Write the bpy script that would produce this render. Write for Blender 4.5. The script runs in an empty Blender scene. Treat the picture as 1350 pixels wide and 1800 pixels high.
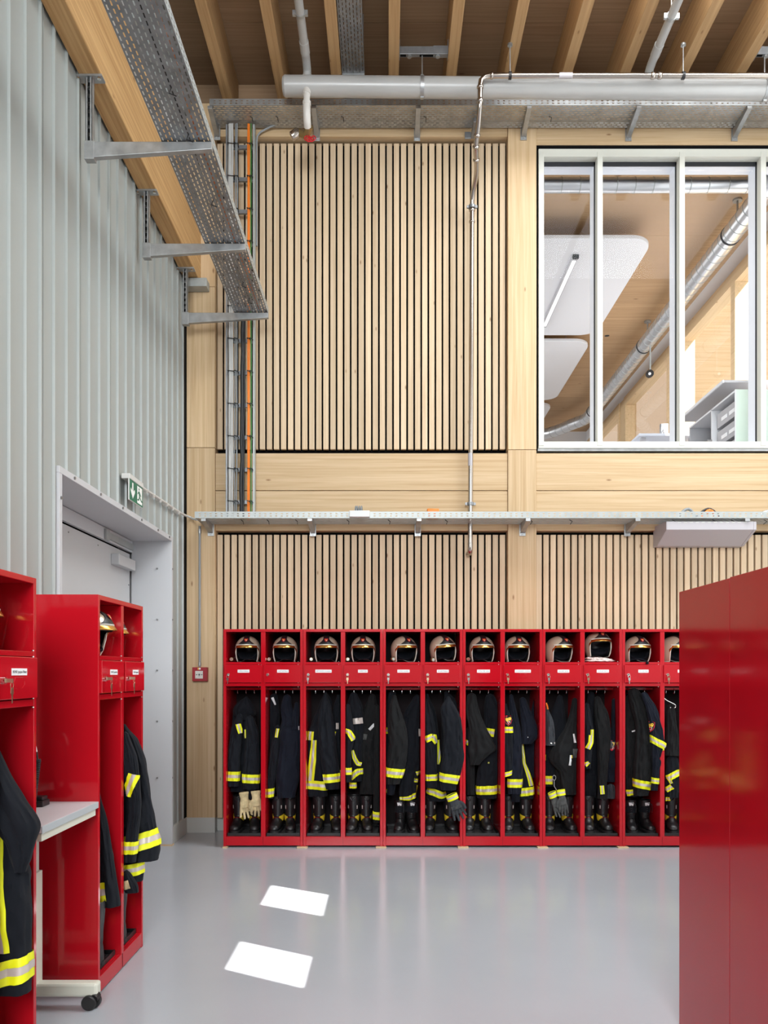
import bpy, bmesh, math, random
from mathutils import Vector, Matrix, noise

random.seed(7)
SC = bpy.context.scene
COL = SC.collection
PI = math.pi
F, VX, VY, CZ = 1430.0, 681.0, 1183.0, 1.528      # focal length and vanishing point read off the photograph


def P(px, py, Y):
    return Vector(((px - VX) * Y / F, Y, CZ + (VY - py) * Y / F))


# ------------------------------------------------------------------ materials
MATS = {}


def nodes_of(name):
    m = bpy.data.materials.new(name)
    m.use_nodes = True
    nt = m.node_tree
    b = nt.nodes['Principled BSDF']
    MATS[name] = m
    return m, nt, b


def N(nt, kind, **kw):
    n = nt.nodes.new(kind)
    for k, v in kw.items():
        if k in n.inputs:
            n.inputs[k].default_value = v
        else:
            setattr(n, k, v)
    return n


def L(nt, a, b):
    nt.links.new(a, b)


def plain(name, col, rough=.5, metal=0.0, coat=0.0, var=0.0, vscale=8.0, bump=0.0, bscale=200.0, spec=.5, sheen=0.0, coat_rough=.05):
    m, nt, b = nodes_of(name)
    b.inputs['Base Color'].default_value = (*col, 1)
    b.inputs['Roughness'].default_value = rough
    b.inputs['Metallic'].default_value = metal
    b.inputs['Coat Weight'].default_value = coat
    b.inputs['Coat Roughness'].default_value = coat_rough
    b.inputs['Specular IOR Level'].default_value = spec
    b.inputs['Sheen Weight'].default_value = sheen
    if var > 0 or bump > 0:
        tc = N(nt, 'ShaderNodeTexCoord')
    if var > 0:
        nz = N(nt, 'ShaderNodeTexNoise', Scale=vscale, Detail=4.0)
        L(nt, tc.outputs['Object'], nz.inputs['Vector'])
        cr = N(nt, 'ShaderNodeValToRGB')
        cr.color_ramp.elements[0].position = .3
        cr.color_ramp.elements[1].position = .7
        cr.color_ramp.elements[0].color = (*[c * (1 - var) for c in col], 1)
        cr.color_ramp.elements[1].color = (*[min(1, c * (1 + var)) for c in col], 1)
        L(nt, nz.outputs['Fac'], cr.inputs['Fac'])
        L(nt, cr.outputs['Color'], b.inputs['Base Color'])
        mr = N(nt, 'ShaderNodeMapRange')
        mr.inputs['To Min'].default_value = rough * .85
        mr.inputs['To Max'].default_value = min(1, rough * 1.2)
        L(nt, nz.outputs['Fac'], mr.inputs['Value'])
        L(nt, mr.outputs['Result'], b.inputs['Roughness'])
    if bump > 0:
        n2 = N(nt, 'ShaderNodeTexNoise', Scale=bscale, Detail=2.0)
        L(nt, tc.outputs['Object'], n2.inputs['Vector'])
        bp = N(nt, 'ShaderNodeBump', Strength=bump, Distance=.002)
        L(nt, n2.outputs['Fac'], bp.inputs['Height'])
        L(nt, bp.outputs['Normal'], b.inputs['Normal'])
    return m


def wood(name, axis, light, dark, knots=True, grain=1.0, rough=.6, knot_scale=1.0):
    """Planed spruce, the grain running along one object axis."""
    m, nt, b = nodes_of(name)
    tc = N(nt, 'ShaderNodeTexCoord')
    geo = N(nt, 'ShaderNodeNewGeometry')
    sc = [27.0, 27.0, 27.0]
    sc[axis] = .55
    ksc = [8.0, 8.0, 8.0]
    ksc[axis] = 2.9
    off = N(nt, 'ShaderNodeVectorMath', operation='SCALE')
    comb = N(nt, 'ShaderNodeCombineXYZ')
    for i, f in enumerate((7.3, 13.1, 29.7)):
        mm = N(nt, 'ShaderNodeMath', operation='MULTIPLY')
        mm.inputs[1].default_value = f
        L(nt, geo.outputs['Random Per Island'], mm.inputs[0])
        L(nt, mm.outputs[0], comb.inputs[i])
    add = N(nt, 'ShaderNodeVectorMath', operation='ADD')
    L(nt, tc.outputs['Object'], add.inputs[0])
    L(nt, comb.outputs[0], add.inputs[1])
    m1 = N(nt, 'ShaderNodeVectorMath', operation='MULTIPLY')
    m1.inputs[1].default_value = sc
    L(nt, add.outputs[0], m1.inputs[0])
    nz = N(nt, 'ShaderNodeTexNoise', Scale=1.6 * grain, Detail=5.0, Roughness=.6, Distortion=.4)
    L(nt, m1.outputs[0], nz.inputs['Vector'])
    cr = N(nt, 'ShaderNodeValToRGB')
    cr.color_ramp.elements[0].position = .32
    cr.color_ramp.elements[1].position = .68
    cr.color_ramp.elements[0].color = (*dark, 1)
    cr.color_ramp.elements[1].color = (*light, 1)
    L(nt, nz.outputs['Fac'], cr.inputs['Fac'])
    # board-to-board tone
    hv = N(nt, 'ShaderNodeHueSaturation')
    mr = N(nt, 'ShaderNodeMapRange')
    mr.inputs['To Min'].default_value = .86
    mr.inputs['To Max'].default_value = 1.1
    L(nt, geo.outputs['Random Per Island'], mr.inputs['Value'])
    L(nt, mr.outputs['Result'], hv.inputs['Value'])
    L(nt, cr.outputs['Color'], hv.inputs['Color'])
    out = hv.outputs['Color']
    if knots:
        m2 = N(nt, 'ShaderNodeVectorMath', operation='MULTIPLY')
        m2.inputs[1].default_value = [k * knot_scale for k in ksc]
        L(nt, add.outputs[0], m2.inputs[0])
        vo = N(nt, 'ShaderNodeTexVoronoi', Scale=1.0)
        L(nt, m2.outputs[0], vo.inputs['Vector'])
        kr = N(nt, 'ShaderNodeValToRGB')
        kr.color_ramp.elements[0].position = .03
        kr.color_ramp.elements[0].color = (1, 1, 1, 1)
        kr.color_ramp.elements[1].position = .095
        kr.color_ramp.elements[1].color = (0, 0, 0, 1)
        L(nt, vo.outputs['Distance'], kr.inputs['Fac'])
        mx = N(nt, 'ShaderNodeMix', data_type='RGBA')
        mx.inputs['B'].default_value = (dark[0] * .42, dark[1] * .3, dark[2] * .22, 1)
        mk = N(nt, 'ShaderNodeMath', operation='MULTIPLY')
        mk.inputs[1].default_value = .8
        L(nt, kr.outputs['Color'], mk.inputs[0])
        L(nt, mk.outputs[0], mx.inputs['Factor'])
        L(nt, out, mx.inputs['A'])
        out = mx.outputs['Result']
    L(nt, out, b.inputs['Base Color'])
    b.inputs['Roughness'].default_value = rough
    b.inputs['Specular IOR Level'].default_value = .3
    return m


LW, DW = (.665, .495, .305), (.52, .355, .19)
wood('spruce_x', 0, LW, DW)
wood('spruce_z', 2, LW, DW)
wood('spruce_slat', 2, (.69, .54, .37), (.555, .41, .26), knot_scale=1.2)
wood('glulam', 1, (.66, .42, .19), (.43, .24, .09))
wood('joist', 1, (.55, .355, .175), (.40, .235, .105))
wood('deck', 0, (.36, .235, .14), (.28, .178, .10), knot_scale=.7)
wood('office_ceiling', 0, (.55, .365, .205), (.42, .262, .135), knot_scale=.7)
wood('office_timber', 1, (.68, .5, .3), (.56, .4, .22))
wood('office_timber_z', 2, (.68, .5, .3), (.56, .4, .22))
wood('shim_wood', 0, (.7, .52, .33), (.6, .42, .25), knots=False)

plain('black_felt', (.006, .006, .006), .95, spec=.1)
plain('steel_sheet', (.345, .37, .355), .38, var=.03, vscale=.8)
plain('steel_frame', (.53, .54, .555), .45, var=.02, vscale=1.5)
plain('door_paint', (.5, .505, .51), .5, var=.02, vscale=1.5)
plain('base_grey', (.52, .53, .5), .6)
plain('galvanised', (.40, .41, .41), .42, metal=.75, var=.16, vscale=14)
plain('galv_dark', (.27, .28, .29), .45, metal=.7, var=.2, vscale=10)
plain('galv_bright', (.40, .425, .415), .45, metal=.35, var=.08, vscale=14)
plain('screw', (.3, .3, .3), .35, metal=.9)
plain('red_paint', (.47, .006, .014), .085, coat=0, coat_rough=.07, spec=.5, bump=.015, bscale=350)
plain('back_sheet', (.014, .010, .011), .75, spec=.12)
plain('black_plastic', (.012, .012, .013), .4)
plain('rubber', (.016, .016, .017), .65, bump=.15, bscale=300)
plain('boot_leather', (.011, .011, .012), .36, var=.2, vscale=40, bump=.25, bscale=140)
plain('fabric', (.0062, .0078, .0115), .85, spec=.2, sheen=.03, bump=.3, bscale=900)
plain('fabric_blue', (.006, .008, .0155), .85, spec=.2, sheen=.03, bump=.3, bscale=900)
plain('fabric_charcoal', (.0075, .008, .0085), .82, spec=.22, sheen=.03, bump=.35, bscale=700)
plain('knit', (.008, .009, .013), .95, spec=.1, bump=.6, bscale=500)
plain('hi_vis', (.80, .83, .004), .55, bump=.2, bscale=900)
plain('silver_tape', (.56, .50, .46), .42, metal=.2, bump=.2, bscale=900)
plain('white_tag', (.72, .73, .74), .6)
plain('boot_yellow', (.72, .56, .03), .5)
plain('glove_leather', (.52, .41, .225), .8, var=.22, vscale=35, bump=.4, bscale=160)
plain('glove_dark', (.022, .026, .032), .75, var=.3, vscale=60, bump=.4, bscale=300)
plain('glove_grey', (.06, .062, .06), .8, var=.4, vscale=40, bump=.4, bscale=200)
plain('helmet_pearl', (.66, .58, .43), .26, metal=.25, coat=.5)
plain('helmet_black', (.013, .013, .014), .4, bump=.1, bscale=500)
plain('gold', (.72, .39, .09), .22, metal=.9)
plain('trim_white', (.8, .78, .7), .4)
plain('emblem_red', (.55, .012, .03), .4)
plain('emblem_yellow', (.85, .55, .05), .4)
plain('chrome', (.75, .74, .72), .14, metal=1.0)
plain('key_brass', (.42, .30, .2), .3, metal=.9)
plain('label_white', (.86, .87, .88), .55)
plain('ink', (.1, .1, .11), .7)
plain('floor_epoxy', (.405, .425, .455), .17, bump=.05, bscale=110, spec=.45, var=.03, vscale=1.2)
plain('pvc', (.40, .40, .39), .3, var=.05, vscale=3)
plain('pvc_white', (.66, .64, .6), .3)
plain('stainless', (.45, .41, .37), .22, metal=1.0)
plain('brass', (.35, .26, .12), .35, metal=.8)
plain('handle_red', (.55, .01, .02), .35)
plain('cable_white', (.55, .55, .53), .5)
plain('cable_grey', (.25, .27, .28), .5)
plain('cable_black', (.015, .016, .018), .5)
plain('cable_orange', (.85, .22, .02), .45)
plain('cable_green', (.07, .22, .06), .5)
plain('orange_plastic', (.85, .23, .02), .45)
plain('box_white', (.68, .7, .69), .5)
plain('lamp_grey', (.44, .42, .44), .45)
plain('window_frame', (.62, .625, .56), .42, metal=.0)
plain('window_white', (.80, .84, .9), .4)
plain('gasket', (.012, .014, .018), .6)
plain('office_white', (.70, .71, .73), .6)
plain('duct', (.66, .68, .70), .3, metal=.85)
plain('office_grey', (.42, .42, .44), .5)
plain('office_green', (.48, .58, .5), .6)
plain('desk_white', (.62, .67, .76), .4)
plain('table_top', (.60, .58, .60), .35, var=.03)
plain('table_edge', (.45, .5, .52), .4)
plain('cream', (.66, .67, .57), .4)
plain('wheel_black', (.014, .014, .014), .35)
plain('sign_green', (.008, .15, .085), .4)
plain('sign_white', (.85, .87, .85), .5)
plain('sign_case', (.6, .6, .57), .45)
plain('alarm_red', (.30, .006, .014), .35)
plain('alarm_face', (.62, .6, .55), .5)
plain('hall_wall', (.55, .55, .54), .7)
plain('gate_panel', (.7, .72, .72), .6)

def glass(name, ior):
  m, nt, b = nodes_of(name)
  nt.nodes.remove(b)
  tr = N(nt, 'ShaderNodeBsdfTransparent')
  gl = N(nt, 'ShaderNodeBsdfGlossy', Roughness=.0)
  fr = N(nt, 'ShaderNodeFresnel', IOR=ior)
  mx = N(nt, 'ShaderNodeMixShader')
  gb = N(nt, 'ShaderNodeNewGeometry')
  inv_ = N(nt, 'ShaderNodeMath', operation='SUBTRACT')
  inv_.inputs[0].default_value = 1.0
  L(nt, gb.outputs['Backfacing'], inv_.inputs[1])
  mu = N(nt, 'ShaderNodeMath', operation='MULTIPLY')
  L(nt, fr.outputs[0], mu.inputs[0])
  L(nt, inv_.outputs[0], mu.inputs[1])
  L(nt, mu.outputs[0], mx.inputs[0])
  L(nt, tr.outputs[0], mx.inputs[1])
  L(nt, gl.outputs[0], mx.inputs[2])
  L(nt, mx.outputs[0], nt.nodes['Material Output'].inputs['Surface'])


glass('glass', 1.16)
glass('glass_outer', 1.45)
m, nt, b = nodes_of('lamp_diffuser')
b.inputs['Base Color'].default_value = (.9, .9, .9, 1)
b.inputs['Emission Color'].default_value = (1, .97, .93, 1)
b.inputs['Emission Strength'].default_value = .6


# ------------------------------------------------------------------ mesh building
class MB:
    def __init__(s):
        s.v, s.f, s.m, s.mats = [], [], [], []

    def mi(s, mat):
        if mat is None:
            return 0
        if mat not in s.mats:
            s.mats.append(mat)
        return s.mats.index(mat)

    def add(s, verts, faces, mat=None):
        o = len(s.v)
        k = s.mi(mat)
        s.v += [Vector(v) for v in verts]
        for f in faces:
            s.f.append([o + i for i in f])
            s.m.append(k)
        return s

    def box(s, x0, x1, y0, y1, z0, z1, mat=None):
        v = [(x0, y0, z0), (x1, y0, z0), (x1, y1, z0), (x0, y1, z0), (x0, y0, z1), (x1, y0, z1), (x1, y1, z1), (x0, y1, z1)]
        return s.add(v, [(3, 2, 1, 0), (4, 5, 6, 7), (0, 1, 5, 4), (1, 2, 6, 5), (2, 3, 7, 6), (3, 0, 4, 7)], mat)

    def hexa(s, bot, top, mat=None):
        n = len(bot)
        fs = [tuple(range(n - 1, -1, -1)), tuple(range(n, 2 * n))]
        fs += [(i, (i + 1) % n, n + (i + 1) % n, n + i) for i in range(n)]
        return s.add(list(bot) + list(top), fs, mat)

    def prism(s, poly, ax, a0, a1, mat=None):
        """2-D polygon swept along axis ax: ax 0 -> (y,z), 1 -> (x,z), 2 -> (x,y)."""
        def mk(p, a):
            return {0: (a, p[0], p[1]), 1: (p[0], a, p[1]), 2: (p[0], p[1], a)}[ax]
        return s.hexa([mk(p, a0) for p in poly], [mk(p, a1) for p in poly], mat)

    def loft(s, rings, mat=None, cap0=True, cap1=True):
        n = len(rings[0])
        o = len(s.v)
        k = s.mi(mat)
        for r in rings:
            s.v += [Vector(p) for p in r]
        for i in range(len(rings) - 1):
            for j in range(n):
                a, b2 = o + i * n + j, o + i * n + (j + 1) % n
                s.f.append([a, b2, b2 + n, a + n])
                s.m.append(k)
        if cap0:
            s.f.append([o + j for j in range(n - 1, -1, -1)])
            s.m.append(k)
        if cap1:
            s.f.append([o + (len(rings) - 1) * n + j for j in range(n)])
            s.m.append(k)
        return s

    def tube(s, path, r, seg=10, mat=None, caps=True):
        path = [Vector(p) for p in path]
        rs = r if isinstance(r, (list, tuple)) else [r] * len(path)
        rings = []
        up = None
        for i, p in enumerate(path):
            t = (path[min(i + 1, len(path) - 1)] - path[max(i - 1, 0)]).normalized()
            if up is None:
                up = Vector((0, 0, 1)) if abs(t.z) < .9 else Vector((0, 1, 0))
            side = t.cross(up)
            if side.length < 1e-5:
                side = t.cross(Vector((1, 0, 0)))
            side.normalize()
            up = side.cross(t).normalized()
            rings.append([p + (side * math.cos(2 * PI * j / seg) + up * math.sin(2 * PI * j / seg)) * rs[i] for j in range(seg)])
        return s.loft(rings, mat, caps, caps)

    def cyl(s, a, b2, r, seg=16, mat=None):
        return s.tube([a, b2], r, seg, mat)

    def grid(s, fn, nu, nv, mat=None, flip=False):
        o = len(s.v)
        k = s.mi(mat)
        for i in range(nv + 1):
            for j in range(nu + 1):
                s.v.append(Vector(fn(j / nu, i / nv)))
        for i in range(nv):
            for j in range(nu):
                a = o + i * (nu + 1) + j
                q = [a, a + 1, a + nu + 2, a + nu + 1]
                s.f.append(q[::-1] if flip else q)
                s.m.append(k)
        return s

    def perforated(s, o, u, v, Lu, Lv, rows, slot, pitch, hw, stagger=True, mat=None):
        """Sheet with slots cut through: o origin, u/v unit vectors, rows = slot-row centres along v."""
        o, u, v = Vector(o), Vector(u), Vector(v)
        q = []
        last = 0.0

        def quad(a0, a1, b0, b1):
            q.append((o + u * a0 + v * b0, o + u * a1 + v * b0, o + u * a1 + v * b1, o + u * a0 + v * b1))
        for ri, c in enumerate(rows):
            quad(0, Lu, last, c - hw)
            a = 0.0
            x = pitch * (.25 if (ri % 2 and stagger) else .75)
            while x + slot < Lu - .005:
                quad(a, x, c - hw, c + hw)
                a = x + slot
                x += pitch
            quad(a, Lu, c - hw, c + hw)
            last = c + hw
        quad(0, Lu, last, Lv)
        for c in q:
            s.add(c, [(0, 1, 2, 3)], mat)
        return s

    def build(s, name, mat=None, parent=None, local=False, smooth=40, bevel=0.0, mods=None):
        me = bpy.data.meshes.new(name)
        vs = s.v
        loc = Vector((0, 0, 0))
        if parent is not None:
            if not local:
                inv = root_matrix(parent).inverted()
                vs = [inv @ p for p in vs]
        else:
            if vs and not local:
                lo = [min(p[i] for p in vs) for i in range(3)]
                hi = [max(p[i] for p in vs) for i in range(3)]
                loc = Vector(((lo[0] + hi[0]) / 2, (lo[1] + hi[1]) / 2, lo[2]))
                vs = [p - loc for p in vs]
        me.from_pydata([tuple(p) for p in vs], [], s.f)
        names = s.mats if s.mats else [mat]
        for mn in names:
            me.materials.append(MATS[mn])
        if len(names) > 1:
            me.polygons.foreach_set('material_index', s.m)
        if smooth:
            me.polygons.foreach_set('use_smooth', [True] * len(me.polygons))
            me.set_sharp_from_angle(angle=math.radians(smooth))
        me.update()
        ob = bpy.data.objects.new(name, me)
        ob.location = loc
        COL.objects.link(ob)
        if parent is not None:
            ob.parent = parent
        if bevel > 0:
            bm_ = ob.modifiers.new('bevel', 'BEVEL')
            bm_.width = bevel
            bm_.segments = 2
            bm_.limit_method = 'ANGLE'
            bm_.harden_normals = False
        for kind, kw in (mods or []):
            md = ob.modifiers.new(kind.lower(), kind)
            for a, b2 in kw.items():
                setattr(md, a, b2)
        return ob


def root_matrix(o):
    while o.parent is not None:
        o = o.parent
    return Matrix.LocRotScale(o.location, o.rotation_euler, o.scale)


def tag(o, label=None, cat=None, group=None, kind=None):
    if label:
        o['label'] = label
    if cat:
        o['category'] = cat
    if group:
        o['group'] = group
    if kind:
        o['kind'] = kind
    return o


def struct(o):
    o['kind'] = 'structure'
    return o


def thing(name, label, cat, loc=(0, 0, 0), rotz=0.0, group=None):
    o = bpy.data.objects.new(name, None)
    o.empty_display_size = .1
    COL.objects.link(o)
    o.location = loc
    o.rotation_euler = (0, 0, rotz)
    return tag(o, label, cat, group)


def copy_tree(o, parent=None):
    c = o.copy()
    COL.objects.link(c)
    c.parent = parent
    for ch in list(o.children):
        copy_tree(ch, c)
    return c


def catmull(pts, t):
    n = len(pts) - 1
    x = min(max(t, 0), 1) * n
    i = min(int(x), n - 1)
    f = x - i
    p0, p1, p2, p3 = pts[max(i - 1, 0)], pts[i], pts[i + 1], pts[min(i + 2, n)]
    return [.5 * (2 * b2 + (c - a) * f + (2 * a - 5 * b2 + 4 * c - d) * f * f + (3 * b2 - a - 3 * c + d) * f ** 3)
            for a, b2, c, d in zip(p0, p1, p2, p3)]


def smooth_path(pts, n):
    return [Vector(catmull([tuple(p) for p in pts], i / n)) for i in range(n + 1)]


def text_mesh(txt, size, mat, name, parent, M, align='CENTER'):
    cu = bpy.data.curves.new('t', 'FONT')
    cu.body = txt
    cu.size = size
    cu.align_x = align
    cu.align_y = 'CENTER'
    cu.resolution_u = 2
    cu.extrude = .0002
    to = bpy.data.objects.new('t', cu)
    COL.objects.link(to)
    dg = bpy.context.evaluated_depsgraph_get()
    me = bpy.data.meshes.new_from_object(to.evaluated_get(dg))
    bpy.data.objects.remove(to)
    bpy.data.curves.remove(cu)
    me.transform(M)
    me.materials.clear()
    me.materials.append(MATS[mat])
    me.name = name
    ob = bpy.data.objects.new(name, me)
    COL.objects.link(ob)
    ob.parent = parent
    return ob


# ------------------------------------------------------------------ camera
cam = bpy.data.cameras.new('camera')
co = bpy.data.objects.new('camera', cam)
COL.objects.link(co)
co.location = (0, 0, CZ)
co.rotation_euler = (PI / 2, 0, 0)
cam.sensor_fit = 'VERTICAL'
cam.sensor_height = 36
cam.sensor_width = 27
cam.lens = F / 1800 * 36
cam.shift_x = (675 - VX) / 1800
cam.shift_y = (VY - 900) / 1800
cam.clip_start = .05
cam.clip_end = 100
SC.camera = co

# ------------------------------------------------------------------ the hall shell
YW = 7.776           # front of the posts
XL = -1.935          # steel wall
XR = 4.6
YF = -4.5
struct(MB().box(-3.2, XR + .12, YF - .2, 8.1, -.12, 0).build('floor', 'floor_epoxy', smooth=0))

# ceiling deck of wide boards, open under the skylight
SK0, SK1 = 1.3, 4.4
SY0, SY1 = 3.5, 6.3
mb = MB()
cuts = [YF, -3.2, -1.9, -.55, .8, 2.15, SY0, 4.9, SY1, 7.3, 8.3]
for y, y2 in zip(cuts, cuts[1:]):
    if y2 <= SY0 or y >= SY1:
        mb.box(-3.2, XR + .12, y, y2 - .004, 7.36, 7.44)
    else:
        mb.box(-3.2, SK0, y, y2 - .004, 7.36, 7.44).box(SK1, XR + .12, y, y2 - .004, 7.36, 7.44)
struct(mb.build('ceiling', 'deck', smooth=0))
struct(MB().box(-3.2, SK0, YF, 8.3, 7.44, 7.5).box(SK1, XR + .12, YF, 8.3, 7.44, 7.5).box(SK0, SK1, SY1, 8.3, 7.44, 7.5).box(SK0, SK1, YF, SY0, 7.44, 7.5).build('roof', 'black_felt', smooth=0))
for k in range(-4, 9):
    x = .057 + .5257 * k
    if x - .05 < -1.95:
        continue
    ys0 = SY1 + .03 if SK0 - .05 < x < SK1 + .05 else YF
    struct(MB().box(x - .0475, x + .0475, ys0, 8.05, 6.98, 7.358).build('ceiling_joist', 'joist', bevel=.004, smooth=0))

# ribbed sheet wall with the door opening
DY0, DY1, DZ = 4.72, 7.234, 2.735
mb = MB()
prof = [(YF, 0.0)]
pitch = .1852
k = 0
y = YF + .05
base = 4.15 - math.ceil((4.15 - YF) / pitch) * pitch + pitch
n = 0
y = base
idx = 0
while y < 7.85:
    jj = round((y - 4.53) / pitch)
    prof += [(y - .012, 0.0), (y - .009, .0155), (y + .005, .0155), (y + .012, 0.0)]
    if jj % 3 == 0:
        prof += [(y + .034, 0.0), (y + .037, .008), (y + .044, .008), (y + .047, 0.0)]
    y += pitch
prof = [p for p in prof if p[0] < 7.9] + [(7.9, 0.0)]
ys = sorted(set([p[0] for p in prof] + [DY0, DY1]))


def prof_at(yy):
    for a, b2 in zip(prof, prof[1:]):
        if a[0] <= yy <= b2[0]:
            return a[1] + (b2[1] - a[1]) * ((yy - a[0]) / max(b2[0] - a[0], 1e-9))
    return 0.0


for a, b2 in zip(ys, ys[1:]):
    inside = a >= DY0 - 1e-6 and b2 <= DY1 + 1e-6
    z0 = DZ if inside else 0.06
    xa, xb = XL + prof_at(a), XL + prof_at(b2)
    mb.add([(xa, a, z0), (xb, b2, z0), (xb, b2, 7.36), (xa, a, 7.36)], [(0, 1, 2, 3)])
struct(mb.build('wall_left', 'steel_sheet', smooth=20))
mb = MB().box(-2.4, XL - .012, YF, DY0 - .01, 0, 7.36).box(-2.4, XL - .012, DY1 + .01, 8.1, 0, 7.36).box(-2.4, XL - .012, DY0 - .01, DY1 + .01, DZ + .01, 7.36)
struct(mb.build('wall_left_core', 'hall_wall', smooth=0))
mb = MB()
mb.hexa([(XL - .005, DY1 + .03, 0), (XL + .022, DY1 + .03, 0), (XL + .022, 7.772, 0), (XL - .005, 7.772, 0)],
        [(XL - .005, DY1 + .03, .155), (XL + .018, DY1 + .03, .15), (XL + .018, 7.772, .15), (XL - .005, 7.772, .155)])
mb.box(XL - .005, XL + .022, YF, DY0 - .03, 0, .15)
struct(mb.build('baseboard_left', 'base_grey', smooth=0, bevel=.003))

# right hall wall with two small clear panes; the hall front with its gates
SUN_EL = math.radians(47)
sd = Vector((-.8605, .5095, 0)).normalized()
sd = Vector((sd.x * math.cos(SUN_EL), sd.y * math.cos(SUN_EL), -math.sin(SUN_EL)))


def back_to_wall(x, y):
    t = (XR - x) / -sd.x
    return y - sd.y * t, -sd.z * t


holes = []
for quad in (((-.845, 5.369), (-.845, 5.858), (-.4225, 5.603), (-.4225, 5.117)), ((-.84, 4.202), (-.84, 4.629), (-.4135, 4.370), (-.4135, 3.944))):
    w = [back_to_wall(*q) for q in quad]
    zs = [q[1] for q in w]
    yy = [q[0] for q in w]
    holes.append((min(w[0][0], w[3][0]), max(w[1][0], w[2][0]), min(zs), max(zs)))
holes.sort()
mb = MB()
z0, z1 = min(h[2] for h in holes), max(h[3] for h in holes)
mb.box(XR, XR + .015, YF, 8.1, 0, z0).box(XR, XR + .015, YF, 8.1, z1, 7.36)
ye = [YF] + [v for h in holes for v in h[:2]] + [8.1]
for i in range(0, len(ye), 2):
    mb.box(XR, XR + .015, ye[i], ye[i + 1], z0, z1)
struct(mb.build('wall_right', 'hall_wall', smooth=0))
struct(MB().box(-3.2, XR + .12, YF - .12, YF, 0, 7.36).build('wall_front', 'hall_wall', smooth=0))

# ------------------------------------------------------------------ back wall: posts, beams, slats
XS0, XS1 = -1.652, 1.158
WX0, WX1, WZ0, WZ1 = 1.437, 4.42, 3.666, 6.539
mb = MB()
mb.box(-3.2, WX0, 7.93, 8.04, 0, 6.975).box(WX1, XR, 7.93, 8.04, 0, 6.975).box(WX0, WX1, 7.93, 8.04, 0, WZ0 - .02).box(WX0, WX1, 7.93, 8.04, WZ1 + .02, 6.975)
struct(mb.build('wall_back', 'black_felt', smooth=0))


def zpx(py, Y):
    return CZ + (VY - py) * Y / F


def xpx(px, Y):
    return (px - VX) * Y / F


struct(MB().box(-1.92, -1.648, YW, 7.93, .13, 3.68).box(-1.92, -1.648, YW, 7.93, 3.684, 5.22).box(-1.92, -1.648, YW, 7.93, 5.223, 6.975).build('timber_post', 'spruce_z', bevel=.004, smooth=0))
struct(MB().box(1.153, 1.425, YW, 7.93, 0, 3.66).box(1.153, 1.425, YW, 7.93, 3.664, 6.975).build('timber_post', 'spruce_z', bevel=.004, smooth=0))
struct(MB().box(-1.92, -1.648, YW - .004, YW + .1, 0, .147).build('baseboard_back', 'base_grey', bevel=.003, smooth=0))
struct(MB().box(XS0, XS1, 7.885, 7.93, 0, .125).box(1.43, XR, 7.885, 7.93, 0, .125).build('baseboard_back', 'base_grey', bevel=.003, smooth=0))
for x0, x1 in ((-1.646, 1.151), (1.427, XR)):
    struct(MB().box(x0, x1, 7.79, 7.93, 3.277, 3.632).build('timber_beam', 'spruce_x', bevel=.003, smooth=0))
    struct(MB().box(x0, x1, 7.79, 7.93, 2.892, 3.271).build('timber_beam', 'spruce_x', bevel=.003, smooth=0))
struct(MB().box(-1.646, 1.151, 7.79, 7.93, 6.665, 6.975).build('timber_beam', 'spruce_x', bevel=.003, smooth=0))
struct(MB().box(1.427, XR, 7.79, 7.93, 6.585, 6.975).build('timber_beam', 'spruce_x', bevel=.003, smooth=0))
struct(MB().box(-3.2, XR, 8.06, 8.2, 6.9, 7.355).build('timber_beam', 'deck', smooth=0))


def slats(x0, x1, z0, z1, phase=0.0):
    mb = MB()
    p = .0681
    x = x0 + phase
    while x + .054 < x1 + .004:
        mb.box(x, min(x + .051, x1), 7.842, 7.878, z0, z1)
        x += p
    o = mb.build('slat_cladding', 'spruce_slat', smooth=0, bevel=.0015)
    return struct(o)


slats(XS0 + .012, XS1, 3.685, 6.632)
slats(XS0 + .012, XS1, .13, 2.86)
slats(1.437, XR - .01, .13, 2.86)

struct(MB().box(XL + .001, -1.9215, 7.70, 7.79, .15, 5.2).build('corner_shadow_strip', 'black_felt', smooth=0))  # black strip added to draw the dark gap between post and steel wall
# glulam along the steel wall
struct(MB().box(XL + .016, -1.782, YF, YW - .004, 5.25, 5.98).build('glulam_beam', 'glulam', bevel=.006, smooth=0))
struct(MB().box(-1.90, -1.70, YW - .13, YW - .006, 5.165, 5.245).build('beam_shoe', 'galv_bright', bevel=.004, smooth=0))

# ------------------------------------------------------------------ door in the steel wall
door = struct(bpy.data.objects.new('door_1', None))
COL.objects.link(door)
door.location = (XL - .3, (DY0 + DY1) / 2, 0)
XI = -2.263
mb = MB()
mb.box(XI, XL + .03, DY0 + .004, DY0 + .048, 0, 2.694)
mb.box(XI, XL + .03, DY1 - .042, DY1 - .004, 0.012, 2.694)
mb.box(XI, XL + .03, DY0 + .004, DY1 - .004, 2.694, 2.734)
mb.build('door_frame', 'steel_frame', door, smooth=0, bevel=.002)
mb = MB()
for yy in (4.95, 5.4, 5.85, 6.3, 6.75, 7.1):
    mb.cyl((XL + .028, yy, 2.714), (XL + .038, yy, 2.714), .009, 8)
for zz in (.6, 1.1, 1.55, 2.0, 2.45):
    mb.cyl((XL - .1, DY1 - .044, zz), (XL - .1, DY1 - .052, zz), .009, 8)
    mb.cyl((XL + .028, DY1 - .024, zz), (XL + .036, DY1 - .024, zz), .008, 8)
mb.cyl((XL + .028, DY0 + .025, 2.55), (XL + .038, DY0 + .025, 2.55), .009, 8)
mb.build('screw', 'screw', door)
MB().box(XI - .02, XI + .012, DY0 + .05, DY1 - .045, 2.59, 2.69).build('door_header', 'steel_frame', door, smooth=0, bevel=.003)
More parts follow.
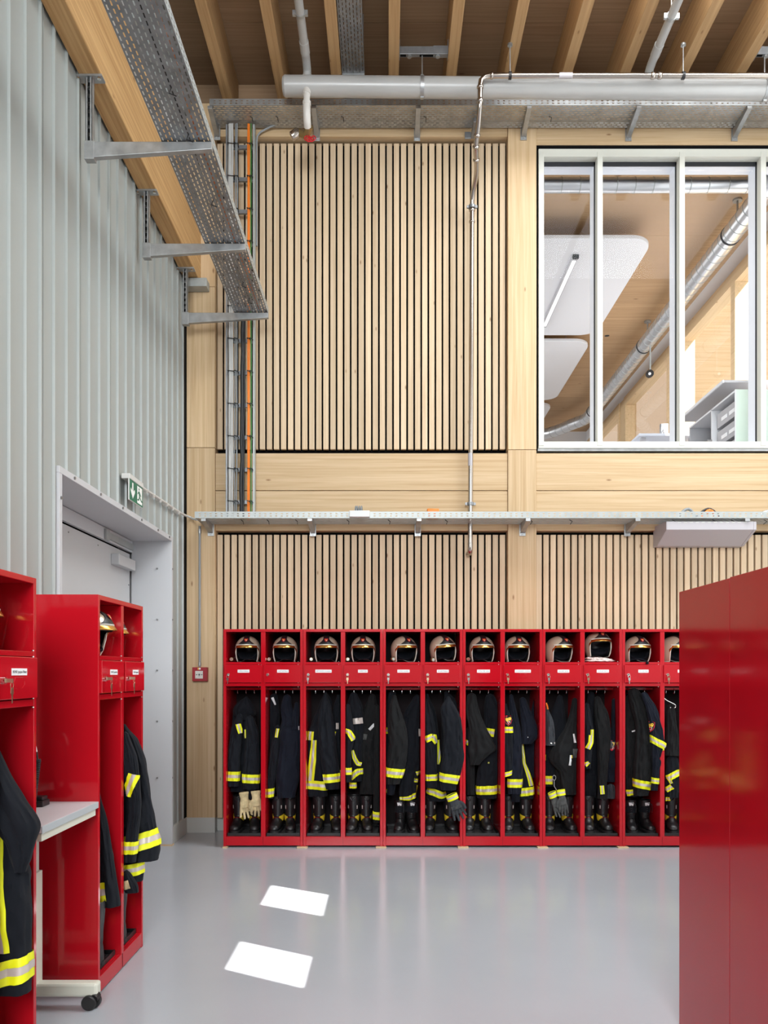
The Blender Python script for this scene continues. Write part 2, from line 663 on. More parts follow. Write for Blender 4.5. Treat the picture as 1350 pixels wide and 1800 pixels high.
MB().box(-2.42, -2.402, DY0 - .3, DY1 + .3, 0, 2.95).build('door_gap_blackout', 'black_felt', door, smooth=0)  # black sheet added behind the doorway to stop light leaking through the gap
for y0, y1 in ((DY0 + .06, 5.585), (5.589, DY1 - .065)):
    lf = MB().box(XI - .045, XI - .008, y0, y1, .012, 2.575).build('door_leaf', 'door_paint', door, smooth=0, bevel=.002)
    mb = MB()
    for zz in (1.9, 2.3):
        for yy in (y0 + .035, y1 - .035):
            mb.cyl((XI - .009, yy, zz), (XI - .003, yy, zz), .006, 8)
    for k in range(3):
        yy = y0 + .2 + (y1 - y0 - .4) * k / 2
        mb.cyl((XI - .009, yy, 2.53), (XI - .003, yy, 2.53), .006, 8)
    mb.build('screw', 'screw', lf)
cl = MB().box(XI - .008, XI + .06, 6.68, 7.12, 2.42, 2.51).build('door_closer', 'door_paint', door, smooth=0, bevel=.006)
MB().box(XI + .012, XI + .03, 6.5, 7.16, 2.605, 2.66).box(XI + .012, XI + .034, 6.46, 6.54, 2.59, 2.675).build('closer_rail', 'galv_bright', cl, smooth=0, bevel=.003)
# wooden-free shim under the jamb
tag(MB().box(-2.08, -1.90, DY1 - .05, DY1 + .01, 0, .012).build('wooden_shim', 'shim_wood', smooth=0), 'small pale shim under the jamb of the grey door', 'shim')

# ------------------------------------------------------------------ the interior window and the office behind
wi = struct(bpy.data.objects.new('window_1', None))
COL.objects.link(wi)
wi.location = ((WX0 + WX1) / 2, 7.8, WZ0)
GY = 7.86
mull = [1.471, 2.032, 2.817, 3.594, 4.38]
mb = MB()
for i, x in enumerate(mull):
    w = .0255
    mb.box(x - w, x + w, 7.772, GY, WZ0 + .035, WZ1 - .03)
mb.box(WX0 + .008, WX1 - .01, 7.776, GY, WZ1 - .075, WZ1).box(WX0 + .008, WX1 - .01, 7.776, GY, WZ0 + .012, WZ0 + .075)
mb.build('window_frame', 'window_frame', wi, smooth=0, bevel=.0025)
MB().box(WX0 + .004, WX1 - .004, 7.79, 7.9, WZ0 - .012, WZ0 + .012).build('window_sill', 'galvanised', wi, smooth=0)
MB().box(WX0, WX1, 7.80, 7.93, WZ1, WZ1 + .05).box(WX0 - .008, WX0 + .008, 7.80, 7.93, WZ0, WZ1 + .05).build('shadow_gap', 'black_felt', wi, smooth=0)
mb = MB()
for x in mull:
    mb.box(x - .034, x + .034, GY + .012, 8.03, WZ0, WZ1)
mb.box(WX0, WX1, GY + .012, 8.03, WZ1 - .095, WZ1).box(WX0, WX1, GY + .012, 8.03, WZ0, WZ0 + .07)
mb.build('inner_frame', 'window_white', wi, smooth=0, bevel=.002)
mb = MB()
for x in mull:
    mb.box(x - .036, x + .036, GY, GY + .012, WZ0 + .02, WZ1 - .02)
mb.box(WX0 + .02, WX1 - .02, GY, GY + .012, WZ1 - .112, WZ1 - .03).box(WX0 + .02, WX1 - .02, GY, GY + .012, WZ0 + .03, WZ0 + .078)
mb.build('gasket', 'gasket', wi, smooth=0)
for a, b2 in zip(mull, mull[1:]):
    MB().box(a + .03, b2 - .03, GY + .003, GY + .009, WZ0 + .07, WZ1 - .09).build('glass_pane', 'glass', wi, smooth=0)

OZ0, OZ1, OX, OY = 3.62, 6.75, 4.30, 17.6
mb = MB()
y = 8.06
for y2 in (9.72, 11.5, 13.4, 15.4, OY):
    mb.box(-2.0, OX + .2, y, y2 - .004, OZ1, OZ1 + .1)
    y = y2
struct(mb.build('ceiling_office', 'office_ceiling', smooth=0))
struct(MB().box(-2, OX + .2, 8.05, OY, OZ0 - .1, OZ0).build('floor_office', 'office_grey', smooth=0))
struct(MB().box(-2.1, -2.0, 8.05, OY, OZ0, OZ1).build('wall_office_left', 'office_white', smooth=0))
struct(MB().box(-2, OX + .2, OY, OY + .1, OZ0, OZ1).build('wall_office_back', 'office_white', smooth=0))
# window side of the office
ZH, ZS = 6.50, 4.35
struct(MB().box(OX, OX + .2, 8.05, OY, ZH, OZ1).box(OX, OX + .2, 8.05, OY, OZ0, ZS).build('wall_office_right', 'office_white', smooth=0))
bays = [(8.2, 11.9), (12.35, 14.7), (15.0, 17.4)]
posts = [(8.05, 8.2), (11.9, 12.35), (14.7, 15.0), (17.4, OY)]
for a, b2 in posts:
    struct(MB().box(OX - .01, OX + .2, a, b2, ZS, ZH).build('timber_post', 'office_timber_z', smooth=0, bevel=.004))
for i, (a, b2) in enumerate(bays):
    wn = struct(bpy.data.objects.new('window_%d' % (i + 2), None))
    COL.objects.link(wn)
    wn.location = (OX, (a + b2) / 2, ZS)
    mb = MB()
    mb.box(OX - .03, OX + .14, a, b2, ZH - .16, ZH).box(OX - .03, OX + .14, a, b2, ZS, ZS + .1)
    mb.box(OX - .03, OX + .14, a, a + .1, ZS + .1, ZH - .16).box(OX - .03, OX + .14, b2 - .1, b2, ZS + .1, ZH - .16)
    if i == 0:
        mb.box(OX - .03, OX + .14, 10.0, 10.12, ZS + .1, ZH - .16)
    mb.build('window_frame', 'office_timber', wn, smooth=0, bevel=.003)
    MB().box(OX + .06, OX + .072, a + .1, b2 - .1, ZS + .1, ZH - .16).build('glass_pane', 'glass_outer', wn, smooth=0)
# the timber house front beyond the office windows
struct(MB().box(7.2, 7.4, 11.0, 34, 0, 13).build('facade_outside', 'deck', smooth=0))
struct(MB().box(4.75, 7.2, 13.6, 13.8, 5.9, 9.0).build('facade_outside', 'spruce_x', smooth=0))

# acoustic sails
sail_pos = ['nearest the hall', 'in the middle of the row', 'farthest from the hall']
for i, (y0, y1) in enumerate(((9.31, 11.98), (12.19, 14.84), (15.06, 16.5))):
    x0, x1, r = .9, 3.06, .26
    poly = []
    for cx, cy, a0 in ((x1 - r, y1 - r, 0), (x0 + r, y1 - r, 90), (x0 + r, y0 + r, 180), (x1 - r, y0 + r, 270)):
        for k in range(9):
            a = math.radians(a0 + k * 90 / 8)
            poly.append((cx + r * math.cos(a), cy + r * math.sin(a)))
    t = thing('acoustic_panel', 'white rounded acoustic ceiling panel in the office, %s' % sail_pos[i], 'ceiling panel', ((x0 + x1) / 2, (y0 + y1) / 2, 6.5), 0, 'white acoustic panels of the office ceiling')
    MB().prism(poly, 2, 6.5, 6.545).build('panel_board', 'office_white', t, smooth=30, bevel=.006)
    mb = MB()
    for xx in (x0 + .3, x1 - .3):
        for yy in (y0 + .4, y1 - .4):
            mb.cyl((xx, yy, 6.545), (xx, yy, OZ1 - .001), .003, 6)
    mb.build('suspension_wire', 'galvanised', t)
t = thing('linear_lamp', 'slim linear lamp set under the nearest white acoustic panel', 'lamp', (2.24, 10.6, 6.47))
MB().box(2.205, 2.275, 9.7, 11.65, 6.475, 6.499).build('lamp_housing', 'office_grey', t, smooth=0)
MB().box(2.218, 2.262, 9.76, 11.6, 6.468, 6.474).build('lamp_diffuser', 'lamp_diffuser', t, smooth=0)
MB().box(2.205, 2.275, 9.66, 9.7, 6.46, 6.499).build('end_cap', 'gasket', t, smooth=0)

# spiral ducts
def duct(t, path, r, n, seams=True):
    path = smooth_path(path, n)
    MB().tube(path, r, 24, None).build('duct_pipe', 'duct', t, smooth=50)
    if seams:
        d = 0
        mb = MB()
        for a, b2 in zip(path, path[1:]):
            v = b2 - a
            d += v.length
            if d > .155:
                d = 0
                tt = v.normalized()
                mb.tube([a - tt * .004, a + tt * .004], r + .0035, 24)
        mb.build('duct_seam', 'galv_bright', t, smooth=50)


t = thing('ventilation_duct', 'long silver spiral duct running to the far end of the office', 'duct', (3.86, 12, 6.3))
pth = [(3.86, 8.12 + i * .55, 6.45) for i in range(14)] + [(3.84, 15.75, 6.45), (3.66, 16.1, 6.45), (3.45, 16.5, 6.45), (3.2, 16.75, 6.45), (2.7, 16.8, 6.45), (2.2, 16.8, 6.45)]
duct(t, pth, .107, 130)
mb = MB()
for yy in (9.15, 12.25, 15.3):
    mb.tube([(3.86, yy - .012, 6.45), (3.86, yy + .012, 6.45)], .113, 24, 'gasket')
    mb.cyl((3.86, yy - .18, 6.55), (3.86, yy - .18, OZ1), .012, 8, 'galvanised')
    mb.cyl((3.86, yy - .18, OZ1 - .02), (3.86, yy - .18, OZ1), .05, 12, 'galvanised')
mb.build('duct_hanger', None, t)
t = thing('ventilation_duct', 'thin silver spiral duct running across just behind the interior window', 'duct', (1, 8.3, 6.43))
duct(t, [(-1.9 + i * .4, 8.3, 6.505) for i in range(15)], .073, 90)
# black detector with its conduit, siren on the timber post
t = thing('smoke_detector', 'black dome detector under the office ceiling with thin conduit', 'detector', tuple(P(1067, 583, 12.6)))
c = P(1067, 583, 12.6)
mb = MB()
mb.loft([[c + Vector((math.cos(a) * r, math.sin(a) * r, dz)) for a in [2 * PI * k / 16 for k in range(16)]] for r, dz in ((.02, -.07), (.07, -.055), (.085, -.02), (.085, .03), (.05, .06))])
mb.build('detector_dome', 'black_plastic', t)
MB().cyl(c + Vector((.05, 0, .03)), c + Vector((1.0, 0, .05)), .012, 8).build('conduit', 'galv_bright', t)
c = P(1143, 656, 11.95)
t = thing('alarm_siren', 'round black siren on the timber post of the office', 'siren', tuple(c))
MB().cyl(c, c + Vector((0, .05, 0)), .055, 16).build('siren_body', 'black_plastic', t)
MB().cyl(c + Vector((-.01, -.012, -.01)), c + Vector((-.01, 0, -.01)), .02, 12).build('siren_eye', 'label_white', t)
MB().cyl(c + Vector((.01, .03, .05)), c + Vector((.01, .03, .6)), .012, 8).build('conduit', 'galv_bright', t)
# low cabinet, desk and chair seen above the sill
t = thing('office_cabinet', 'low grey office cabinet with open front behind the interior window', 'cabinet', (3.9, 9.0, OZ0))
mb = MB()
mb.box(3.6, 4.2, 8.41, 8.43, OZ0, 4.46, 'office_green').box(4.18, 4.2, 8.43, 9.7, OZ0, 4.46, 'office_grey').box(3.6, 4.2, 9.68, 9.7, OZ0, 4.46, 'office_grey')
mb.box(3.6, 4.18, 9.03, 9.05, OZ0, 4.46, 'office_white').box(3.6, 4.18, 8.43, 9.68, 4.44, 4.46, 'office_white').box(3.595, 3.6, 8.41, 8.425, OZ0, 4.46, 'office_white')
mb.build('carcass', None, t, smooth=0)
for k in range(3):
    d = MB().box(3.64, 4.15, 8.45, 8.98, 4.22 - k * .2, 4.38 - k * .2, 'office_grey').build('drawer', None, t, smooth=0, bevel=.004)
    MB().box(3.636, 3.64, 8.52, 8.66, 4.27 - k * .2, 4.31 - k * .2).box(3.636, 3.64, 8.72, 8.86, 4.27 - k * .2, 4.31 - k * .2).build('label_holder', 'label_white', d, smooth=0)
MB().cyl((3.595, 9.02, 4.1), (3.55, 9.02, 4.1), .016, 10).box(3.565, 3.57, 9.01, 9.03, 4.0, 4.09).build('lock', 'chrome', t)
t = thing('office_shelf', 'grey shelf board with white edge above the office cabinet', 'shelf', (3.9, 9.3, 4.6))
MB().box(3.56, 4.28, 8.6, 9.95, 4.6, 4.625).build('shelf_board', 'office_grey', t, smooth=0)
MB().box(3.545, 3.56, 8.6, 9.95, 4.597, 4.628).build('edge_strip', 'office_white', t, smooth=0)
MB().box(4.1, 4.14, 9.0, 9.04, 4.46, 4.6).box(4.1, 4.14, 9.6, 9.64, 4.46, 4.6).build('support', 'office_grey', t, smooth=0)
t = thing('office_desk', 'pale office desk behind the middle pane of the interior window', 'desk', (3.6, 11.3, OZ0))
MB().hexa([(3.28, 10.6, 4.62), (4.1, 10.6, 4.62), (4.1, 11.9, 4.62), (3.28, 11.9, 4.62)], [(3.28, 10.6, 4.65), (4.1, 10.6, 4.65), (4.1, 11.9, 4.65), (3.28, 11.9, 4.65)]).build('desk_top', 'desk_white', t, smooth=0)
for xx in (3.36, 4.0):
    for yy in (10.7, 11.8):
        MB().box(xx - .03, xx + .03, yy - .03, yy + .03, OZ0, 4.62).build('leg', 'office_grey', t, smooth=0)
c = P(1169, 752, 11.0)
t = thing('monitor_arm', 'dark clamp with dangling chrome cable above the pale office desk', 'monitor arm', tuple(c))
MB().box(c.x - .06, c.x + .05, c.y, c.y + .05, 4.651, c.z + .06).build('clamp', 'galv_dark', t, bevel=.01)
MB().tube(smooth_path([c + Vector((0, 0, .0)), c + Vector((-.03, -.03, -.06)), c + Vector((.0, -.03, -.13))], 8), .008, 6).build('cable', 'chrome', t)
c = P(1096, 782, 12.35)
t = thing('office_chair', 'grey rounded office chair behind the sill of the interior window', 'chair', (c.x, c.y, OZ0))
MB().loft([[(c.x + w * math.cos(a), c.y + .12 + .04 * math.sin(a), z) for a in [2 * PI * k / 20 for k in range(20)]] for w, z in ((.2, 4.3), (.23, 4.55), (.22, 4.82), (.17, 4.98), (.06, 5.05))]).build('backrest', 'cable_grey', t)
MB().box(c.x - .22, c.x + .22, c.y - .3, c.y + .1, 4.12, 4.2).build('seat', 'office_grey', t, bevel=.02)
MB().cyl((c.x, c.y - .1, OZ0 + .05), (c.x, c.y - .1, 4.12), .03, 12).build('pedestal', 'chrome', t)
mb = MB()
for k in range(5):
    a = 2 * PI * k / 5
    mb.tube([(c.x, c.y - .1, OZ0 + .08), (c.x + .3 * math.cos(a), c.y - .1 + .3 * math.sin(a), OZ0 + .04)], .02, 8)
mb.build('star_base', 'black_plastic', t)

# ------------------------------------------------------------------ cable trays
def tray(label, o, u, v, Lu, W, up=(0, 0, 1), lip=.06, mat='galvanised', group=None, lipmat=None):
    o, u, v, up = Vector(o), Vector(u), Vector(v), Vector(up)
    t = thing('cable_tray', label, 'cable tray', tuple(o + u * Lu / 2), 0, group)
    n = max(3, round(W / .0285))
    rows = [W * (i + .5) / n for i in range(n)]
    MB().perforated(o, u, v, Lu, W, rows, .031, .05, .0036).build('tray_base', mat, t, smooth=0)
    for a in (0.0, W):
        lp = MB().perforated(o + v * a, u, up, Lu, lip, [lip * .32, lip * .68], .019, .05, .0036, False)
        s = 1 if a == 0 else -1
        p = o + v * a + up * lip
        e = [p, p + u * Lu, p + u * Lu + v * s * .012, p + v * s * .012]
        lp.add(e, [(0, 1, 2, 3)])
        lp.build('tray_lip', lipmat or mat, t, smooth=0)
    return t


def wall_bracket(t, x, z, y0, y1, mat='galvanised', w=.022):
    y1 = 7.770 if (x < -1.62 or 1.15 < x < 1.43) else 7.784
    """cantilever under a tray on the back wall: arm tapering from the wall to its tip"""
    mb = MB()
    h0, h1 = .085, .028
    mb.hexa([(x - w, y1, z - h0), (x + w, y1, z - h0), (x + w, y0, z - h1), (x - w, y0, z - h1)][::-1],
            [(x - w, y1, z - .002), (x + w, y1, z - .002), (x + w, y0, z - .002), (x - w, y0, z - .002)][::-1])
    b2 = mb.build('support_bracket', mat, t, smooth=0, bevel=.002)
    MB().box(x - w * 1.35, x + w * 1.35, y1 - .006, y1 + .004, z - .11, z + .01).box(x - .008, x + .008, y1 - .014, y1 - .006, z - .1, z - .085).build('bracket_plate', mat, b2, smooth=0, bevel=.001)


up_t = tray('wide galvanised cable tray high on the back wall under the grey pipe', (-1.63, 7.45, 6.727), (1, 0, 0), (0, 1, 0), 6.1, .31, mat='galvanised')
for x in (-1.626, -.676, .283, 1.3, 2.305, 3.32):
    wall_bracket(up_t, x, 6.727, 7.45, 7.782)
lo_t = tray('long galvanised cable tray on the back wall just above the lower slats', (-1.765, 7.45, 2.9465), (1, 0, 0), (0, 1, 0), 6.25, .31, mat='galvanised', lipmat='galv_bright')
for x in (-1.686, -.712, .29, 1.289, 2.295, 3.3):
    wall_bracket(lo_t, x, 2.9465, 7.45, 7.782)
le_t = tray('galvanised cable tray on cantilever arms along the big glulam beam', (-1.41, 3.0, 4.845), (0, 1, 0), (1, 0, 0), 4.53, .31, mat='galv_dark', lipmat='galv_bright')
for yy in (5.086, 6.288, 7.49):
    mb = MB()
    x = -1.86
    # hanging slotted channel
    for xa, xb, ya, yb in ((x - .021, x + .021, yy + .018, yy + .021), (x - .021, x - .018, yy - .021, yy + .021), (x + .018, x + .021, yy - .021, yy + .021)):
        mb.box(xa, xb, ya, yb, 4.74, 5.25)
    for sx in (-1, 1):
        mb.box(min(x + sx * .021, x + sx * .008), max(x + sx * .021, x + sx * .008), yy - .021, yy - .018, 4.74, 5.25)
    mb.box(x - .085, x + .085, yy - .035, yy + .035, 5.238, 5.2495)
    st = mb.build('hanger', 'galvanised', le_t, smooth=0)
    mb = MB()
    for k in range(9):
        mb.box(x - .0075, x + .0075, yy - .0165, yy - .0155, 4.8 + k * .048, 4.825 + k * .048)
    mb.build('hanger_slots', 'black_felt', st, smooth=0)
    mb = MB()
    for sx in (-.065, .065):
        mb.cyl((x + sx, yy - .02, 5.225), (x + sx, yy - .02, 5.24), .012, 8)
    mb.build('bolt', 'chrome', st)
    mb = MB()
    # arm, deep at the hanger and shallow at the tip
    mb.hexa([(x + .03, yy - .02, 4.742), (-1.095, yy - .02, 4.792), (-1.095, yy + .02, 4.792), (x + .03, yy + .02, 4.742)],
            [(x + .03, yy - .02, 4.838), (-1.095, yy - .02, 4.838), (-1.095, yy + .02, 4.838), (x + .03, yy + .02, 4.838)])
    mb.box(x - .028, x + .034, yy - .026, yy + .026, 4.728, 4.842)
    mb.build('cantilever_arm', 'galvanised', le_t, smooth=0, bevel=.003)
hb = tray('narrow dark cable tray hung between two ceiling joists', (-.415, 4.5, 7.02), (0, 1, 0), (1, 0, 0), 2.95, .205, mat='galv_dark')
MB().box(-.415, -.21, 7.45, 7.453, 7.0, 7.085).build('end_plate', 'galvanised', hb, smooth=0)
mb = MB()
for xx in (-.41, -.215):
    for yy in (5.2, 6.3, 7.2):
        mb.cyl((xx, yy, 7.02), (xx, yy, 7.36), .004, 6)
mb.build('hanger', 'galvanised', hb)

# black cable-tie ends poking out under the trays
ties = []
for px_ in (425, 470, 520, 610, 682, 782, 930, 1000, 1180, 1250, 1283, 1340):
    x = xpx(px_, 7.55)
    ties.append((Vector((x, 7.52, 2.944)), Vector((x + .02, 7.5, 2.925)), Vector((x + .015, 7.56, 2.91)), lo_t))
for px_ in (440, 485, 600, 745, 965):
    x = xpx(px_, 7.6)
    ties.append((Vector((x, 7.6, 6.725)), Vector((x + .02, 7.58, 6.705)), Vector((x + .02, 7.62, 6.69)), up_t))
for yy in (4.6, 5.0, 5.7, 6.3, 6.9, 7.2):
    ties.append((Vector((-1.22, yy, 4.843)), Vector((-1.24, yy + .02, 4.82)), Vector((-1.2, yy + .03, 4.81)), le_t))
for a, b2, c, tt in ties:
    MB().tube([a, b2, c], .0035, 5).build('cable_tie', 'black_plastic', tt)

# cables lying in the high tray and the left tray (seen through the slots)
for i, (mat, lab, yy) in enumerate((('cable_white', 'white cable lying in the cable tray beside the beam', -1.33), ('cable_orange', 'orange cable lying in the cable tray beside the beam', -1.17), ('cable_black', 'black cable lying in the cable tray beside the beam', -1.24))):
    tag(MB().tube([(yy, 3.0, 4.862), (yy + .01, 4.4, 4.862), (yy - .01, 5.8, 4.862), (yy, 7.45, 4.862)], .012, 8).build('cable', mat), lab, 'cable')

# things on the lower tray
c = P(632, 905, 7.44)
t = thing('junction_box', 'white junction box clipped to the front of the lower tray', 'junction box', tuple(c))
MB().box(c.x - .092, c.x + .092, 7.405, 7.449, 2.95, 3.008).build('box_body', 'box_white', t, bevel=.004)
mb = MB()
for dx in (-.05, -.035, -.015, .005):
    mb.tube(smooth_path([(c.x + dx, 7.5, 2.97), (c.x + dx + .005, 7.52, 3.03), (c.x + dx + .012, 7.55, 3.075), (c.x + dx + .016, 7.6, 3.0)], 8), .006, 6)
mb.build('lead', 'cable_grey', t)
c = P(761, 902, 7.55)
tag(MB().box(c.x - .055, c.x + .055, 7.52, 7.6, 2.955, 3.05).build('socket_box', 'orange_plastic', bevel=.008), 'orange box standing in the lower tray', 'box')
c = P(1207, 902, 7.55)
tag(MB().tube(smooth_path([(c.x - .09, 7.55, 2.96), (c.x - .03, 7.55, 3.03), (c.x + .03, 7.55, 3.045), (c.x + .1, 7.55, 2.96)], 10), .014, 8).build('cable_end', 'cable_grey'), 'grey cable bent up out of the lower tray above the wall lamp', 'cable')
c = P(1246, 902, 7.55)
tag(MB().tube(smooth_path([(c.x - .13, 7.56, 2.96), (c.x - .06, 7.56, 3.025), (c.x + .02, 7.56, 3.05), (c.x + .13, 7.56, 2.96)], 12), .012, 8).build('cable_end', 'cable_black'), 'black cable arching over an orange one in the lower tray', 'cable')
tag(MB().tube(smooth_path([(c.x - .08, 7.53, 2.96), (c.x, 7.53, 3.03), (c.x + .07, 7.53, 2.96)], 10), .018, 8).build('cable_end', 'cable_orange'), 'short orange cable loop in the lower tray', 'cable')
tag(MB().tube(smooth_path([(3.42, 7.55, 2.965), (3.5, 7.55, 3.02), (3.6, 7.55, 3.03), (3.9, 7.55, 3.03)], 10), .016, 8).build('cable_end', 'galvanised'), 'grey steel conduit rising from the right end of the lower tray', 'conduit')

# wall lamp under the lower tray
x0, x1 = 2.565, 3.364
t = thing('box_lamp', 'grey wedge-shaped box lamp under the lower tray', 'lamp', ((x0 + x1) / 2, 7.7, 2.73))
poly = [(7.47, 2.844), (7.735, 2.735), (7.84, 2.735), (7.84, 2.935), (7.47, 2.92)]
MB().prism(poly, 0, x0, x1).build('lamp_body', 'lamp_grey', t, smooth=0, bevel=.004)
MB().prism([(p[0] - .001, p[1] - .001) for p in poly], 0, x1, x1 + .025).build('end_cap', 'lamp_grey', t, smooth=0, bevel=.003)
MB().prism([(p[0] - .001, p[1] - .001) for p in poly], 0, x0 - .004, x0).build('end_cap', 'lamp_grey', t, smooth=0, bevel=.003)
mb = MB()
for k in range(12):
    xx = x0 + .1 + k * .055
    mb.box(xx, xx + .03, 7.468, 7.4695, 2.906, 2.916)
mb.build('vent_grille_pattern', 'base_grey', t, smooth=0)

# ------------------------------------------------------------------ vertical cable ladder and cables
LY = 7.70
xl, xr = xpx(399, LY), xpx(446.5, LY)
t = thing('cable_ladder', 'tall vertical cable ladder beside the left timber post', 'cable ladder', ((xl + xr) / 2, LY, 2.98))
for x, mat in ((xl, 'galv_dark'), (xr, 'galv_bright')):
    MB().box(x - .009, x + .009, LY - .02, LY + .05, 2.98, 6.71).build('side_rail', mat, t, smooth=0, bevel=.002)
zr = 3.15
rung_z = []
while zr < 6.65:
    rung_z.append(zr)
    zr += .3065
for z in rung_z:
    MB().box(xl, xr, LY + .02, LY + .045, z - .018, z + .018).build('rung', 'galv_dark', t, smooth=0)
rnd = random.Random(3)


def cable(px0, px1, r, mat, label, group=None, wob=.006, z0=2.97, z1=6.715, yo=0.0):
    pts = []
    n = 14
    for i in range(n + 1):
        f = i / n
        pts.append((xpx(px0 + (px1 - px0) * f, LY) + rnd.uniform(-wob, wob), LY - .012 - r + yo + rnd.uniform(-.003, .003), z0 + (z1 - z0) * f))
    o = MB().tube(smooth_path(pts, 60), r, 8).build('cable', mat)
    return tag(o, label, 'cable', group)


for i in range(6):
    cable(403.2 + i * 1.35, 402.6 + i * 1.5, .0042, 'cable_white', 'white cable in the bundle on the left of the cable ladder', 'white cables on the ladder', .0022, yo=-.006 * (i % 2))
cable(412.5, 414, .005, 'cable_grey', 'thin grey cable beside the white bundle on the ladder', wob=.004)
cable(416.5, 417.5, .007, 'cable_grey', 'thicker grey cable in the middle of the ladder', wob=.003)
cable(424.5, 428, .016, 'cable_black', 'thick black hose on the cable ladder', wob=.004, z1=5.0)
cable(428, 431, .009, 'cable_black', 'thin black cable beside the thick black hose', wob=.004, z1=5.0)
for i in range(2):
    cable(436.5 + i * 2.2, 436.5 + i * 2.2, .0065, 'cable_orange', 'orange cable on the cable ladder', 'orange cables on the ladder', .0015)
cable(442.0, 441.5, .006, 'cable_green', 'green cable beside the orange ones on the ladder', wob=.002)
for z in rung_z:
    for a, b2 in ((401, 412), (413, 419), (435, 440), (440.5, 444)):
        xa, xb = xpx(a, LY), xpx(b2, LY)
        mb = MB()
        yk = LY - .035
        mb.tube([(xa, LY + .02, z + .01), (xa, yk, z + .004), (xb, yk, z - .004), (xb, LY + .02, z - .008)], .004, 5)
        mb.tube([(xb, yk, z), (xb + .012, yk - .012, z - .022)], .003, 5)
        mb.build('cable_tie', 'black_plastic', t)
# bent grey conduit rising beside the ladder
x = xpx(450, 7.72)
c_ = tag(MB().tube(smooth_path([(x, 7.76, 5.6), (x, 7.76, 6.2), (x, 7.76, 6.58), (x + .02, 7.75, 6.66), (x + .08, 7.75, 6.705), (x + .2, 7.72, 6.74)], 24), .009, 8).build('conduit', 'cable_grey'), 'thin grey conduit bent over at the top beside the ladder', 'conduit')

# ------------------------------------------------------------------ pipes under the ceiling
PY_ = 7.2
xa = xpx(501, PY_)
zp = lambda x: 6.722 - .0085 * (x + .9)
t = thing('drain_pipe', 'big grey horizontal drain pipe under the ceiling joists', 'pipe', (2.5, PY_, 6.6))
MB().tube([(xa, PY_, zp(xa)), (XR - .02, PY_, zp(XR))], .0835, 32).build('pipe_body', 'pvc', t)
MB().tube([(xa - .024, PY_, zp(xa)), (xa - .018, PY_, zp(xa)), (xa, PY_, zp(xa))], [.045, .07, .083], 32).build('end_cap', 'pvc', t)
for px_ in (742, 1344):
    x = xpx(px_, PY_)
    mb = MB()
    mb.tube([(x - .016, PY_, zp(x)), (x + .016, PY_, zp(x))], .0885, 32)
    for dz in (.095, -.09):
        mb.box(x - .014, x + .014, PY_ - .012, PY_ + .012, zp(x) + dz - .01, zp(x) + dz + .012)
    cl = mb.build('pipe_clamp', 'galvanised', t)
    MB().cyl((x, PY_, zp(x) + .09), (x, PY_, 6.99), .006, 8).build('threaded_rod', 'galvanised', cl)
xs = xpx(540, PY_)
mb = MB()
mb.tube([(xs, PY_ - .03, zp(xs) - .03), (xs, PY_ - .04, zp(xs) - .1)], .034, 20)
mb.tube([(xs, PY_ - .04, zp(xs) - .09), (xs, PY_ - .04, zp(xs) - .19)], .029, 20)
mb.tube(smooth_path([(xs, PY_ - .04, zp(xs) - .18), (xs, PY_ - .04, zp(xs) - .25), (xs, PY_ - .01, zp(xs) - .315), (xs, PY_ + .03, zp(xs) - .34)], 12), .033, 20)
mb.tube([(xs, PY_ - .04, zp(xs) - .195), (xs, PY_ - .04, zp(xs) - .165)], .037, 20)
mb.build('drain_stub', 'pvc_white', t)
zz = zp(xs) - .35
t2 = MB().tube([(xs + .02, PY_ + .03, zz + .02), (xs - .02, PY_ + .1, zz - .02), (xs - .1, PY_ + .1, zz + .01)], [.034, .042, .03], 14).build('drain_valve', 'brass', t)
MB().tube([(xs - .08, PY_ + .1, zz), (xs - .1, PY_ + .1, zz), (xs - .15, PY_ + .1, zz - .03)], [.036, .046, .04], 16).build('coupling', 'stainless', t2)
mb = MB()
for k in range(4):
    a = PI * (.15 + k * .235) + PI
    cx_, cz_ = xs + .02 + .034 * math.cos(a), zz - .06 + .022 * math.sin(a)
    mb.tube([(cx_ + .02 * math.cos(q), PY_ + .06, cz_ + .02 * math.sin(q)) for q in [2 * PI * j / 12 for j in range(13)]], .0045, 6)
mb.cyl((xs + .02, PY_ + .06, zz - .06), (xs, PY_ + .09, zz - .01), .006, 8)
mb.build('valve_handle', 'handle_red', t2)
for px_, lab in ((540, 'grey pipe running along the joists to the left end of the drain pipe'), (1140, 'grey pipe running along the joists to the right part of the drain pipe')):
    x = xpx(px_, PY_)
    z = zp(x) + .1
    t = thing('feed_pipe', lab, 'pipe', (x, 6, z))
    ztop = z + .06
    MB().tube(smooth_path([(x, PY_, zp(x) + .06), (x, PY_, z + .03), (x, PY_ - .06, ztop), (x, PY_ - .2, ztop + .01), (x, 6.4, ztop + .02), (x, 5.2, ztop + .04), (x, 4.0, ztop + .06)], 40), .036, 18).build('pipe_body', 'pvc', t)
    MB().tube([(x, PY_ - .17, ztop + .008), (x, PY_ - .29, ztop + .014)], .0405, 18).build('pipe_socket', 'pvc', t)
    MB().tube([(x, PY_, zp(x) + .075), (x, PY_, zp(x) + .1)], .0405, 18).build('pipe_socket', 'pvc', t)
    yc = 6.62
    mb = MB().tube([(x, yc - .014, ztop + .016), (x, yc + .014, ztop + .016)], .041, 18)
    mb.box(x - .062, x - .036, yc - .012, yc + .012, ztop - .004, ztop + .036).box(x + .036, x + .062, yc - .012, yc + .012, ztop - .004, ztop + .036)
    cl = mb.build('pipe_clamp', 'galvanised', t)
    MB().cyl((x, yc, ztop + .05), (x, yc, 7.36), .005, 8).build('threaded_rod', 'galvanised', cl)
